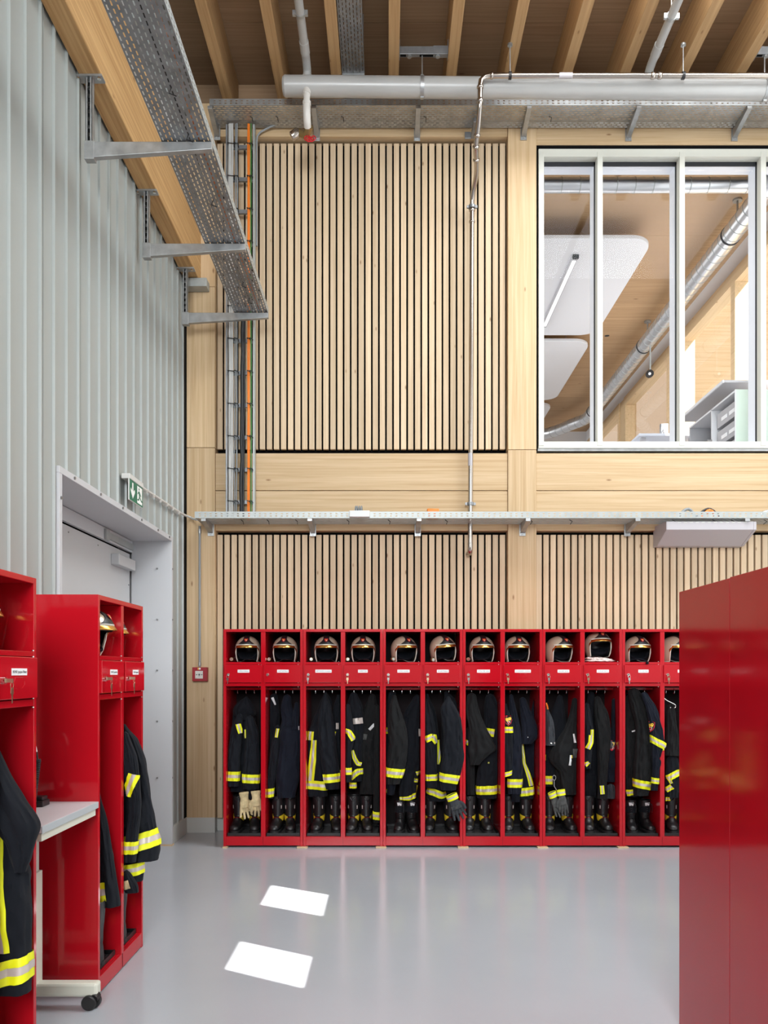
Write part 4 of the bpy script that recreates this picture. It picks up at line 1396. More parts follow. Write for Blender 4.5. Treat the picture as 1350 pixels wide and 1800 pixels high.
# ------------------------------------------------------------------ garments
class Tube:
    """hanging cloth: outline points (px, py, half width px) on the plane at depth Y, swept to a soft closed volume"""

    def __init__(s, pts, Y, k=.55, fold=.09, seed=0, bay=None, front=None, maxd=.13, over=False):
        s.over = over
        s.p, s.Y, s.k, s.fold, s.seed, s.bay, s.front, s.maxd = pts, Y, k, fold, seed, bay, front, maxd
        h = pts[0][2]
        if h * Y / F > .013:
            pts = [(pts[0][0], pts[0][1] - h * .62, h * .12), (pts[0][0], pts[0][1] - h * .45, h * .62)] + list(pts)
        s.p = pts
        s.y0, s.y1 = pts[0][1], pts[-1][1]

    def at(s, py):
        p = s.p
        i = 0
        while i < len(p) - 2 and py > p[i + 1][1]:
            i += 1
        f = (py - p[i][1]) / (p[i + 1][1] - p[i][1])
        f = min(max(f, -.5), 1.5)
        q0, q1, q2, q3 = p[max(i - 1, 0)], p[i], p[i + 1], p[min(i + 2, len(p) - 1)]
        r = []
        for j in (0, 2):
            a, b2, c, d = q0[j], q1[j], q2[j], q3[j]
            r.append(.5 * (2 * b2 + (c - a) * f + (2 * a - 5 * b2 + 4 * c - d) * f * f + (3 * b2 - a - 3 * c + d) * f ** 3))
        return r[0], max(r[1], .3)

    def pt(s, a, py, eps=0.0, tilt=0.0):
        py = py + tilt * math.cos(a)
        cx, hw = s.at(py)
        m = s.Y / F
        hwm = hw * m
        hd = min(hwm * s.k + .012, s.maxd)
        ca, sa = math.cos(a), math.sin(a)
        zz = CZ + (VY - py) * m
        n = noise.noise(Vector((ca * 1.6 + s.seed, sa * 1.6, zz * 5.5 + s.seed))) + .5 * noise.noise(Vector((ca * 3.4, sa * 3.4 + s.seed, zz * 3)))
        n2 = noise.noise(Vector((ca * 2.2 + s.seed * 3, sa * 2.2, zz * 16)))
        n3 = noise.noise(Vector((ca * 5 + zz * 5 + s.seed, sa * 5, zz * 9))) - abs(noise.noise(Vector((ca * 3.1 - zz * 7, sa * 3, zz * 6 + s.seed)))) * 1.3
        sx = abs(ca) ** .85 * (1 if ca >= 0 else -1)
        sy = abs(sa) ** .85 * (1 if sa >= 0 else -1)
        X = (cx - VX) * m + sx * (hwm * (1 + s.fold * (.35 * n + .3 * n3)) + eps)
        Yv = s.Y - sy * (hd * (1 + s.fold * 2.4 * n + s.fold * 1.1 * n2 + s.fold * 1.7 * n3) + eps)
        if s.bay is not None and (not s.over or Yv > s.front - .004):
            Yv = min(Yv, s.front + .47)
            X = min(max(X, s.bay[0] + .004 - eps * .3), s.bay[1] - .004 + eps * .3)
        return Vector((X, Yv, zz))

    def mesh(s, mb, na=52, step=.011, mat=None):
        m = s.Y / F
        n = max(6, int((s.y1 - s.y0) * m / step))
        rings = [[s.pt(2 * PI * j / na, s.y0 + (s.y1 - s.y0) * i / n) for j in range(na)] for i in range(n + 1)]
        c = sum(rings[-1], Vector()) / na
        rings.append([c + (p - c) * .86 + Vector((0, 0, .004)) for p in rings[-1]])
        rings.append([c + (p - c) * .7 + Vector((0, 0, .05)) for p in rings[-1]])
        mb.loft([r[::-1] for r in rings], mat)

    def band(s, y0, y1, tilt, mb, a0=0.0, a1=2 * PI, na=52, mats=('hi_vis', 'silver_tape', 'hi_vis')):
        full = a1 - a0 > 6.2
        nm = len(mats)
        fr = {3: (0, .34, .66, 1), 1: (0, 1)}[nm]
        for q in range(nm):
            ya, yb = y0 + (y1 - y0) * fr[q], y0 + (y1 - y0) * fr[q + 1]
            ep = .0055 if q != 1 else .0062
            mb.grid(lambda u, v: s.pt(a0 + (a1 - a0) * u, ya + (yb - ya) * v, ep, tilt), na, 3, mats[q], flip=False)

    def inv(s, px_, py):
        cx, hw = s.at(py)
        c = min(max((px_ - cx) / hw, -.985), .985)
        # undo the squarish section
        c = math.copysign(abs(c) ** (1 / .85), c)
        return math.acos(c)

    def strip(s, line, mb, mats=('hi_vis', 'silver_tape', 'hi_vis')):
        nm = len(mats)
        fr = {3: (-1, -.34, .34, 1), 1: (-1, 1)}[nm]
        L_ = [Vector((p[0], p[1], 0)) for p in line]
        W_ = [p[2] for p in line]
        n = 10 * (len(line) - 1)

        def mid(v):
            x = v * (len(line) - 1)
            i = min(int(x), len(line) - 2)
            f = x - i
            return L_[i].lerp(L_[i + 1], f), W_[i] + (W_[i + 1] - W_[i]) * f, (L_[i + 1] - L_[i]).normalized()
        for q in range(nm):
            def fn(u, v):
                c, w, d = mid(v)
                nn = Vector((-d.y, d.x, 0))
                p = c + nn * w * .5 * (fr[q] + (fr[q + 1] - fr[q]) * u)
                return s.pt(s.inv(p.x, p.y), p.y, .007 if q != 1 else .0077)
            mb.grid(fn, 8, n, mats[q])


GN = [0]


def garment(name, label, cat, els, Y0, bay=None, front=None, conv=None, group=None):
    """els: dicts with part, pts, d, and optional bands, strips, tags, mat, k"""
    conv = conv or (lambda p: p)
    GN[0] += 1
    first = els[0]
    c = [conv(p) for p in first['pts']]
    base = P(c[-1][0], c[-1][1], Y0 + first['d'])
    t = thing(name, label, cat, (base.x, base.y, base.z), 0, group)
    for i, e in enumerate(els):
        pts = [conv(p) for p in e['pts']]
        sc = conv((0, 0, 1))[2]
        tb = Tube(pts, Y0 + e['d'], e.get('k', .55), e.get('fold', .13), GN[0] * 1.7 + i * .9, bay, front, e.get('maxd', .13), e.get('over', False))
        mb = MB()
        tb.mesh(mb)
        po = mb.build(e['part'], e.get('mat', 'fabric'), t, smooth=60)
        for b_ in e.get('bands', []):
            y0 = conv((0, b_[0], 1))[1]
            y1 = conv((0, b_[1], 1))[1]
            mb = MB()
            tb.band(y0, y1, (b_[2] if len(b_) > 2 else 0) * sc, mb)
            mb.build('reflective_band', None, po, smooth=60)
        for st in e.get('strips', []):
            mb = MB()
            tb.strip([conv(p) for p in st], mb)
            mb.build('reflective_strip', None, po, smooth=60)
        for mat, st in e.get('tags', []):
            mb = MB()
            tb.strip([conv(p) for p in st], mb, (mat,))
            mb.build('tag', None, po, smooth=60)
        for bx, by, bs in e.get('badges', []):
            mb = MB()
            for sc2, mat, ox, oy, dz in ((1, 'emblem_red', 0, 0, .0068), (.86, 'helmet_black', 0, .05, .0076), (.38, 'emblem_yellow', -.22, .1, .0084), (.34, 'emblem_yellow', .25, .28, .0085), (.3, 'trim_white', .05, -.42, .0084), (.2, 'emblem_red', .05, -.4, .0092)):
                poly = [(-.8, .75), (-.4, .95), (.4, .95), (.8, .75), (.78, 0), (.5, -.6), (0, -1.05), (-.5, -.6), (-.78, 0)]
                vs = []
                for p in poly:
                    q = conv((bx + (p[0] * sc2 + ox) * bs, by - (p[1] * sc2 + oy) * bs * 1.15, 1))
                    vs.append(tb.pt(tb.inv(q[0], q[1]), q[1], dz))
                mb.add(vs, [tuple(range(len(vs)))[::-1]], mat)
            mb.build('badge', None, po, smooth=0)
    return t


def E(part, pts, d, **kw):
    return dict(part=part, pts=pts, d=d, **kw)


def cv(ox):
    return lambda p: (ox + p[0] / 6.1, 1200 + p[1] / 6.1, p[2] / 6.1)


def bay_g(i, name, label, cat, els, group=None):
    ox = (390, 530, 670, 812, 952, 1090)[i // 2]
    return garment(name, label, cat, els, LY0, bays_w[i], LY0, cv(ox), group)


B = 'jacket_body'
S = 'sleeve'
bay_g(0, 'fire_jacket', 'dark fire jacket with two yellow-banded cuffs in the leftmost bay', 'jacket', [
    E(B, [(262, 160, 12), (255, 220, 65), (240, 300, 112), (238, 420, 128), (235, 700, 150), (230, 1000, 160), (228, 1160, 150)], .24, k=.5),
    E('collar', [(262, 150, 10), (245, 215, 80), (240, 280, 118), (245, 340, 118), (250, 400, 70)], .18, k=.5, fold=.15),
    E(S, [(190, 350, 30), (160, 480, 58), (148, 620, 64), (128, 800, 72), (122, 960, 71), (118, 1110, 66)], .10, bands=[(948, 1050, 3)], tags=[], strips=[[(180, 440, 50), (204, 540, 42)]]),
    E(S, [(300, 380, 45), (322, 520, 72), (322, 800, 84), (318, 1000, 92), (315, 1140, 84)], .09, bands=[(978, 1072, 3)], strips=[[(256, 500, 24), (264, 592, 14)]]),
    E('knit_cuff', [(315, 1110, 50), (313, 1180, 48), (312, 1240, 46)], .09, mat='knit')])
bay_g(1, 'fire_jacket', 'dark jacket with one low yellow cuff band behind the overalls in the second bay', 'jacket', [
    E(B, [(560, 140, 40), (560, 300, 62), (552, 450, 70), (545, 700, 66), (535, 1000, 60), (525, 1180, 52)], .28, tags=[('white_tag', [(548, 158, 24), (578, 236, 16)])]),
    E(S, [(596, 470, 25), (580, 620, 45), (560, 800, 50), (540, 1000, 46), (524, 1130, 38), (518, 1240, 34)], .14, bands=[(1132, 1226, -6)], strips=[[(602, 490, 26), (588, 584, 26)]])])
bay_g(1, 'overalls', 'dark blue bib overalls hanging in the second bay', 'trousers', [
    E('bib', [(700, 150, 40), (692, 260, 62), (725, 400, 85), (740, 500, 122), (742, 560, 128)], .15, mat='fabric_blue', k=.4),
    E('trouser_leg', [(742, 530, 126), (740, 640, 118), (715, 850, 118), (700, 1050, 125), (690, 1230, 95)], .13, mat='fabric_blue', k=.45),
    E('strap', [(800, 220, 20), (795, 330, 34), (790, 500, 36)], .1, mat='fabric_blue', tags=[('white_tag', [(822, 465, 10), (822, 505, 10)])])])
bay_g(2, 'fire_jacket', 'dark fire jacket with a long yellow front strip in the third bay', 'jacket', [
    E(B, [(255, 95, 12), (265, 190, 60), (225, 380, 100), (185, 560, 118), (168, 800, 118), (165, 1050, 114), (168, 1215, 110)], .20, k=.5, bands=[(1045, 1140, 10)],
      strips=[[(108, 518, 70), (102, 612, 66)], [(142, 610, 52), (128, 820, 72), (96, 1045, 84)]]),
    E(S, [(258, 120, 16), (262, 250, 56), (262, 450, 88), (285, 700, 90), (312, 900, 92), (325, 1030, 88), (335, 1140, 72)], .09, bands=[(973, 1065, -9)])])
bay_g(2, 'fire_jacket', 'second dark jacket half behind the divider in the third bay', 'jacket', [
    E(B, [(395, 130, 14), (378, 260, 34), (372, 420, 44), (368, 600, 44), (372, 800, 44), (385, 1000, 34)], .2, tags=[('silver_tape', [(384, 430, 24), (384, 495, 26)])],
      strips=[[(324, 545, 62), (368, 552, 62)], [(388, 952, 40), (418, 956, 40)]])])
bay_g(3, 'fire_jacket', 'dark jacket with bent yellow bands and a wide silver patch in the fourth bay', 'jacket', [
    E(B, [(560, 120, 36), (572, 240, 82), (585, 420, 84), (592, 560, 70), (588, 700, 56), (592, 850, 58), (600, 960, 56), (592, 1055, 56)], .18, tags=[('silver_tape', [(556, 412, 62), (652, 402, 62)])],
      strips=[[(553, 720, 22), (572, 800, 40), (600, 860, 44), (638, 872, 40)], [(536, 1030, 40), (570, 980, 62), (606, 948, 66), (654, 945, 62)]]),
    E(S, [(495, 240, 24), (508, 450, 46), (524, 580, 48), (505, 740, 32), (503, 900, 30), (502, 1065, 36)], .08, bands=[(910, 984, 0)], strips=[[(476, 512, 52), (512, 525, 52), (560, 612, 56)]]),
    E('hem', [(555, 1000, 36), (552, 1060, 36), (550, 1140, 34)], .2, strips=[[(518, 1098, 62), (584, 1098, 62)]])])
bay_g(3, 'fire_trousers', 'black trousers with straps hanging to the right in the fourth bay', 'trousers', [
    E('trouser_body', [(760, 140, 34), (742, 300, 78), (725, 500, 104), (712, 700, 95), (720, 900, 88), (720, 1190, 96)], .24, mat='fabric_charcoal', tags=[('white_tag', [(780, 440, 26), (728, 500, 30)]), ('glove_grey', [(690, 545, 40), (682, 605, 30)])]),
    E('trouser_leg', [(805, 250, 28), (808, 800, 28), (804, 1200, 32), (802, 1500, 34)], .16, mat='fabric_charcoal', bands=[(1382, 1466, 6)])])
bay_g(4, 'fire_jacket', 'charcoal jacket with a broad yellow cuff above the laced boots, fifth bay', 'jacket', [
    E(B, [(120, 110, 40), (95, 300, 46), (90, 600, 52), (95, 1000, 54), (100, 1180, 46)], .22, strips=[[(58, 510, 70), (84, 512, 60)], [(56, 1155, 40), (128, 1170, 30)]]),
    E(S, [(142, 140, 22), (140, 250, 56), (165, 450, 98), (185, 650, 104), (165, 850, 106), (147, 970, 94), (128, 1085, 72)], .07, mat='fabric_charcoal', bands=[(915, 1012, 10)]),
    E('knit_cuff', [(110, 1070, 48), (105, 1150, 44), (100, 1200, 40)], .08, mat='knit')])
bay_g(4, 'fire_jacket', 'dark jacket hanging at the right side of the fifth bay', 'jacket', [
    E(B, [(385, 150, 36), (330, 330, 88), (325, 600, 94), (312, 900, 98), (285, 1150, 92), (280, 1245, 84)], .2, bands=[], tags=[('silver_tape', [(408, 492, 24), (408, 572, 24)])],
      strips=[[(372, 970, 40), (414, 960, 40)], [(352, 1040, 40), (400, 1046, 40)], [(205, 1236, 30), (300, 1228, 48), (376, 1195, 56)], [(392, 1095, 40), (388, 1178, 40)]])])
bay_g(5, 'fire_jacket', 'dark jacket with a yellow chest band behind the crooked sleeve in the sixth bay', 'jacket', [
    E(B, [(492, 120, 14), (528, 300, 52), (545, 500, 66), (552, 700, 72), (565, 900, 80), (585, 1120, 100), (592, 1265, 96)], .2, strips=[[(625, 610, 62), (622, 720, 56), (604, 870, 26)], [(492, 1150, 62), (560, 1165, 76), (640, 1200, 74), (700, 1190, 62)]]),
    E(S, [(490, 180, 12), (505, 330, 46), (522, 500, 66), (536, 700, 64), (540, 900, 60), (540, 1125, 58)], .08, bands=[(980, 1048, -3)], strips=[[(478, 608, 70), (552, 572, 70), (594, 640, 64)]])])
bay_g(5, 'fire_jacket', 'dark jacket with a crooked sleeve bulging out over the frame of the sixth bay', 'jacket', [
    E(B, [(700, 100, 22), (735, 180, 60), (745, 300, 85), (740, 420, 92), (735, 700, 90), (720, 1000, 90), (710, 1180, 80)], .22),
    E(S, [(722, 150, 14), (722, 260, 80), (755, 400, 108), (772, 560, 104), (772, 680, 110), (775, 800, 116), (745, 960, 112), (722, 1080, 94), (722, 1150, 82)], .0, bands=[(977, 1070, 18)], k=.42, over=True)])
bay_g(6, 'fire_trousers', 'black waterproof trousers with a pointed fold in the seventh bay', 'trousers', [
    E('trouser_body', [(105, 140, 50), (115, 300, 72), (165, 480, 96), (205, 640, 132), (216, 712, 152), (170, 800, 90), (140, 880, 50)], .09, mat='fabric_charcoal', k=.35, fold=.16),
    E('trouser_leg', [(90, 500, 46), (90, 900, 46), (95, 1200, 44)], .2, mat='fabric_charcoal', strips=[[(40, 650, 64), (68, 620, 40)]])])
bay_g(6, 'fire_jacket', 'dark jacket with a yellow hem behind the black trousers of the seventh bay', 'jacket', [
    E(B, [(305, 150, 50), (318, 260, 82), (322, 420, 84), (315, 600, 84), (300, 800, 98), (275, 1000, 112), (268, 1150, 114), (268, 1235, 104)], .2, strips=[[(252, 516, 72), (296, 528, 80), (336, 536, 84)], [(276, 858, 16), (280, 842, 16)]], bands=[(1098, 1190, -6)])])
bay_g(7, 'fire_jacket', 'dark jacket with a red crest on its sleeve in the eighth bay', 'jacket', [
    E(S, [(470, 225, 10), (490, 400, 38), (498, 600, 46), (497, 800, 46), (490, 1005, 38)], .08, bands=[(472, 536, 0), (950, 1000, -14)], badges=[(492, 402, 48)]),
    E(S, [(528, 135, 20), (545, 300, 42), (570, 500, 58), (585, 800, 64), (570, 1000, 77), (562, 1190, 72)], .12, mat='fabric_blue', bands=[(1028, 1120, 0)]),
    E('knit_cuff', [(575, 1170, 48), (575, 1275, 46)], .13, mat='knit'),
    E(B, [(640, 560, 16), (652, 800, 30), (672, 1000, 66), (694, 1120, 74), (694, 1240, 74)], .2, bands=[(1118, 1205, -12)], strips=[[(642, 640, 18), (660, 860, 26), (712, 1010, 46), (734, 1100, 46)]])])
bay_g(7, 'work_shirt', 'dark blue short-sleeved shirt hanging in the eighth bay', 'shirt', [
    E('shirt_body', [(790, 200, 26), (765, 420, 52), (740, 620, 74), (738, 800, 70), (742, 1015, 62)], .28, mat='fabric_blue'),
    E(S, [(652, 175, 34), (688, 330, 64), (722, 480, 88), (728, 570, 96), (690, 655, 62)], .12, mat='fabric_blue', tags=[('white_tag', [(695, 577, 8), (700, 583, 8)])])])
bay_g(8, 'leather_jacket', 'short dark leather jacket edge with two press studs in the ninth bay', 'jacket', [
    E(B, [(55, 270, 14), (80, 400, 40), (92, 550, 52), (94, 672, 54)], .07, mat='glove_dark', tags=[('orange_plastic', [(50, 215, 8), (60, 285, 10)]), ('chrome', [(92, 640, 12), (100, 652, 12)]), ('chrome', [(124, 638, 12), (132, 650, 12)])])])
bay_g(8, 'fire_trousers', 'black trousers with white tags and grey knee patch in the ninth bay', 'trousers', [
    E('trouser_body', [(355, 180, 28), (340, 330, 40), (310, 480, 62), (270, 620, 110), (228, 750, 150), (230, 850, 140), (280, 960, 92), (292, 1200, 78)], .12, mat='fabric_charcoal', k=.4,
      tags=[('white_tag', [(332, 545, 20), (340, 640, 28)]), ('glove_grey', [(340, 705, 48), (340, 800, 48)]), ('white_tag', [(294, 770, 14), (286, 880, 26)]), ('boot_yellow', [(304, 770, 10), (304, 802, 10)])]),
    E('trouser_leg', [(190, 700, 60), (190, 950, 60), (210, 1210, 50)], .2, mat='fabric_charcoal')])
bay_g(8, 'fire_jacket', 'dark jacket with a low yellow band at the left of the ninth bay', 'jacket', [
    E(B, [(195, 150, 30), (175, 330, 78), (160, 600, 96), (120, 800, 78), (95, 1000, 60), (90, 1110, 50)], .22, strips=[[(40, 1040, 90), (106, 1040, 90)], [(42, 770, 12), (42, 830, 12)]])])
bay_g(9, 'fire_jacket', 'dark jacket with a slanted yellow sleeve band in the tenth bay', 'jacket', [
    E(S, [(485, 230, 22), (500, 400, 40), (512, 560, 42), (500, 760, 38), (490, 920, 34)], .07, strips=[[(530, 500, 28), (530, 560, 30)], [(522, 560, 48), (518, 640, 50), (488, 705, 46)], [(462, 880, 50), (498, 850, 30)]]),
    E(B, [(530, 110, 30), (535, 300, 62), (542, 700, 72), (532, 1000, 70), (522, 1230, 58)], .26)])
bay_g(9, 'fire_trousers', 'black trousers with one small yellow knee strip in the tenth bay', 'trousers', [
    E('trouser_body', [(602, 165, 34), (640, 330, 74), (662, 520, 78), (662, 800, 62), (650, 1100, 46), (650, 1240, 50)], .12, mat='fabric_charcoal', strips=[[(638, 1098, 38), (644, 1190, 38)]]),
    E('knee_patch', [(742, 1110, 44), (745, 1180, 46), (742, 1240, 44)], .15, mat='glove_dark')])
bay_g(9, 'work_shirt', 'dark shirt with a small red crest in the tenth bay', 'shirt', [
    E('shirt_body', [(740, 520, 60), (745, 700, 84), (748, 900, 74), (745, 1060, 70)], .18, mat='fabric_blue', badges=[(736, 668, 50)]),
    E(S, [(780, 185, 26), (790, 380, 42), (792, 560, 44), (795, 632, 42)], .15, mat='fabric_blue')])
bay_g(10, 'fire_coat', 'black fire coat with a wide dull yellow cuff in the eleventh bay', 'jacket', [
    E(S, [(150, 95, 60), (200, 250, 86), (240, 450, 78), (255, 700, 92), (246, 950, 98), (240, 1060, 96), (222, 1208, 76)], .10, mat='fabric_charcoal', bands=[(1045, 1132, 20)]),
    E(B, [(115, 150, 50), (112, 400, 70), (112, 700, 62), (118, 1000, 58), (125, 1220, 60)], .18, mat='fabric_charcoal', strips=[[(68, 1178, 66), (130, 1166, 60), (186, 1196, 30)], [], ][:1], tags=[('white_tag', [(112, 522, 14), (146, 506, 14)]), ('boot_yellow', [(165, 470, 14), (165, 494, 14)])])])
bay_g(10, 'fire_jacket', 'dark blue jacket with a crest and slanted yellow arm band, eleventh bay', 'jacket', [
    E(S, [(262, 120, 36), (325, 250, 56), (378, 430, 68), (408, 600, 80), (412, 680, 78), (400, 830, 58), (385, 1000, 40), (362, 1155, 36)], .03, mat='fabric_blue', bands=[(608, 692, 52), (1020, 1080, 6)], badges=[(322, 468, 50)], k=.5, over=True)])
bay_g(11, 'fire_trousers', 'dark trousers on a wire hanger in the twelfth bay', 'trousers', [
    E('trouser_body', [(545, 255, 40), (545, 330, 48), (550, 430, 52), (560, 600, 66), (560, 780, 72)], .12, mat='fabric_charcoal'),
    E('trouser_leg', [(560, 820, 60), (566, 950, 70), (560, 1080, 76), (556, 1230, 66)], .12, strips=[[(500, 1020, 56), (560, 985, 70), (622, 950, 60)], [(486, 1150, 50), (540, 1105, 60)], [(484, 1248, 40), (520, 1238, 36)], [(505, 1010, 30), (535, 1075, 30)]])])
x0_, x1_b = bays_w[11]
c = cv(1090)
hg = [c(p) for p in ((470, 165, 1), (500, 190, 1), (560, 220, 1), (592, 240, 1), (594, 262, 1), (575, 270, 1), (520, 266, 1))]
tag(MB().tube(smooth_path([P(p[0], p[1], LY0 + .1) for p in hg], 24), .0045, 8).build('wire_hanger', 'chrome'), 'bright wire coat hanger in the twelfth bay', 'hanger')

# garments of the lockers along the steel wall
garment('fire_jacket', 'dark jacket with a broad yellow hem hanging out of the locker beside the grey door', 'jacket', [
    E(B, [(217, 1273, 3), (222, 1300, 20), (231, 1345, 26), (235, 1400, 30), (239, 1460, 36), (241, 1490, 39), (240, 1511, 38)], 4.38, bands=[(1464, 1493, -9)], k=.5, maxd=.12),
    E(S, [(220, 1290, 6), (227, 1330, 14), (234, 1380, 12), (238, 1420, 10), (232, 1470, 11), (229, 1515, 10)], 4.25, bands=[(1478, 1500, 0)], strips=[[(238, 1360, 17), (225, 1398, 16)]], k=.5)], 0)
garment('fire_trousers', 'dark trousers with a yellow hem band below the jacket by the grey door', 'trousers', [
    E('trouser_leg', [(231, 1495, 18), (234, 1530, 19), (234, 1548, 17)], 4.36, bands=[(1516, 1537, -4)], k=.5, maxd=.08),
    E('trouser_cuff', [(222, 1535, 8), (228, 1555, 14), (232, 1568, 12)], 4.3, tags=[('glove_leather', [(223, 1546, 10), (228, 1560, 10)])])], 0)
garment('fire_jacket', 'black jacket with a yellow tag just behind the small white table', 'jacket', [
    E(B, [(172, 1392, 3), (177, 1450, 13), (182, 1520, 19), (187, 1592, 24)], 4.06, strips=[[(170, 1566, 32), (190, 1564, 32)]], k=.5, maxd=.1)], 0)
garment('fire_jacket', 'large dark jacket with a wide yellow front strip at the left photo edge', 'jacket', [
    E(B, [(-40, 1310, 26), (-38, 1400, 50), (-30, 1500, 76), (-26, 1620, 79), (-25, 1742, 78)], 3.02, bands=[(1690, 1733, -16)], strips=[[(6, 1452, 20), (10, 1560, 22), (14, 1668, 28)]], k=.4, maxd=.13),
    E(S, [(-22, 1296, 12), (-10, 1350, 22), (8, 1405, 34), (28, 1448, 41), (36, 1480, 27), (37, 1510, 18), (36, 1532, 10)], 2.97, k=.5, maxd=.085)], 0)


# ------------------------------------------------------------------ boots
def make_boot(laced):
    t = thing('fire_boot', 'boot', 'boot')
    spec = [  # centre y, z, rx, ry, tilt of the ring towards the toe
        (.0, .318, .0565, .066, 0), (.0, .28, .0565, .066, 0), (.0, .22, .053, .062, 0), (.0, .17, .048, .057, 0), (.0, .13, .044, .056, 10), (-.012, .1, .042, .062, 28),
        (-.035, .075, .042, .066, 50), (-.07, .062, .044, .048, 68), (-.1, .053, .0445, .037, 80), (-.125, .048, .043, .032, 88), (-.148, .045, .037, .027, 92), (-.162, .042, .025, .018, 96), (-.168, .04, .008, .006, 98)]
    if laced:
        spec = [(s_[0] + .004, s_[1] * .88, s_[2] * .9, s_[3] * .92, s_[4]) for s_ in spec]
    rings = []
    dense = [catmull(spec, i / 48) for i in range(49)]
    na = 28
    for q, (cy, cz, rx, ry, ti) in enumerate(dense):
        tr_ = math.radians(ti)
        rg = []
        for j in range(na):
            a = 2 * PI * j / na
            ca, sa = math.cos(a), math.sin(a)
            k = 1.0
            if laced and sa < 0.3 and cz > .06:
                k = 1 + .035 * max(0, math.sin(cz * 330)) * (.3 - sa)
            fw = ry * sa * k       # +: back
            rg.append((rx * ca, cy + fw * math.cos(tr_), max(cz + fw * -math.sin(tr_) * -1 if False else cz - fw * -math.sin(tr_) * -1, .018)))
        rings.append(rg)
    mb = MB().loft(rings, None, False, True)
    mb.build('boot_upper', 'boot_leather', t, local=True, smooth=60, mods=[('SOLIDIFY', dict(thickness=.003, offset=-1))])
    MB().loft([[(rx * .96, 0, 0) for rx in ()] or [(.051 * math.cos(a), .06 * math.sin(a), z) for a in [2 * PI * j / 20 for j in range(20)]] for z in ((.3, .2) if not laced else (.26, .17))], None, False, True).build('lining', 'fabric', t, local=True)
    # heel counter
    MB().loft([[(.038 * k * math.cos(a), .028 + .034 * k * math.sin(a), z) for a in [2 * PI * j / 20 for j in range(20)]] for z, k in ((.016, 1), (.05, 1.03), (.09, .95), (.13, .75))], None).build('heel_counter', 'boot_leather', t, local=True)
    out = []
    for j in range(40):
        a = 2 * PI * j / 40
        yy = -.053 + .119 * math.sin(a)
        w = .044 - .006 * math.sin(a) + (.004 if math.sin(a) < -.2 else 0)
        out.append((w * math.copysign(abs(math.cos(a)) ** .75, math.cos(a)), yy))
    mb = MB().prism(out, 2, .006, .026)
    for k in range(9):
        yy = -.155 + k * .025
        mb.box(-.034, .034, yy, yy + .015, 0, .0065)
    mb.build('sole', 'rubber', t, local=True, smooth=40)
    if not laced:
        mb = MB()
        for s_ in (-1, 1):
            def fn(u, v, s_=s_):
                a = math.radians(15 + 55 * u) - PI / 2 if False else math.radians(-62 + 72 * u)
                z = .1 + .056 * v - .018 * (1 - u)
                k = 1 + .1 * v
                return Vector((s_ * .0475 * k * math.cos(a), .063 * k * math.sin(a) - .004, z))
            mb.grid(fn, 8, 5, flip=s_ < 0)
        mb.build('yellow_patch', 'boot_yellow', t, local=True, smooth=60)
        mb = MB()
        for s_ in (-1, 1):
            mb.hexa([(s_ * .036, -.044, .205), (s_ * .041, -.04, .205), (s_ * .041, -.04, .235), (s_ * .036, -.044, .235)], [(s_ * .037, -.05, .205), (s_ * .043, -.0455, .205), (s_ * .044, -.047, .235), (s_ * .037, -.0515, .235)])
        mb.build('side_mark', 'silver_tape', t, local=True, smooth=0)
        mb = MB()
        for k in range(5):
            a = R(-150 + k * 30)
            mb.cyl((.056 * math.cos(a), .0655 * math.sin(a), .29), (.0585 * math.cos(a), .0685 * math.sin(a), .29), .003, 6)
        mb.build('vent_eyelet', 'chrome', t, local=True)
        MB().tube(smooth_path([(-.018, -.056, .312), (-.02, -.072, .302), (0, -.076, .28), (.02, -.072, .302), (.018, -.056, .312)], 12), .006, 8).build('pull_loop', 'boot_leather', t, local=True)
        MB().tube([(.0445 * math.cos(q), -.012 + .0665 * math.sin(q) * .95 - .0, .108 + .022 * -math.sin(q) * -1 * -1) for q in [R(-170) + R(160) * j / 20 for j in range(21)]], .0012, 5).build('stitching', 'emblem_red', t, local=True)
    else:
        MB().hexa([(-.017, -.0605, .232), (.017, -.0605, .232), (.017, -.055, .232), (-.017, -.055, .232)], [(-.022, -.064, .26), (.022, -.064, .26), (.022, -.058, .26), (-.022, -.058, .26)]).build('white_tag', 'white_tag', t, local=True, smooth=0)
        mb = MB()
        for k in range(8):
            z = .09 + k * .019
            yy = -.056 - max(0, .12 - z) * .8
            mb.tube([(-.024, yy + .01, z), (0, yy - .004, z + .004), (.024, yy + .01, z)], .0032, 6)
        mb.tube(smooth_path([(.0, -.06, .255), (.03, -.075, .25), (.04, -.075, .21), (.038, -.07, .17)], 12), .0025, 5)
        mb.build('lace', 'cable_black', t, local=True)
    return t


bt, bl = make_boot(False), make_boot(True)
used = {0: False, 1: False}
BZ = .012 + .0922


def place_boot(loc, rz, label, laced=False, group='black fire boots in the lockers'):
    src = bl if laced else bt
    o = copy_tree(src) if used[laced] else src
    used[laced] = True
    o.location = loc
    o.rotation_euler = (0, 0, rz)
    return tag(o, label, 'boot', group)


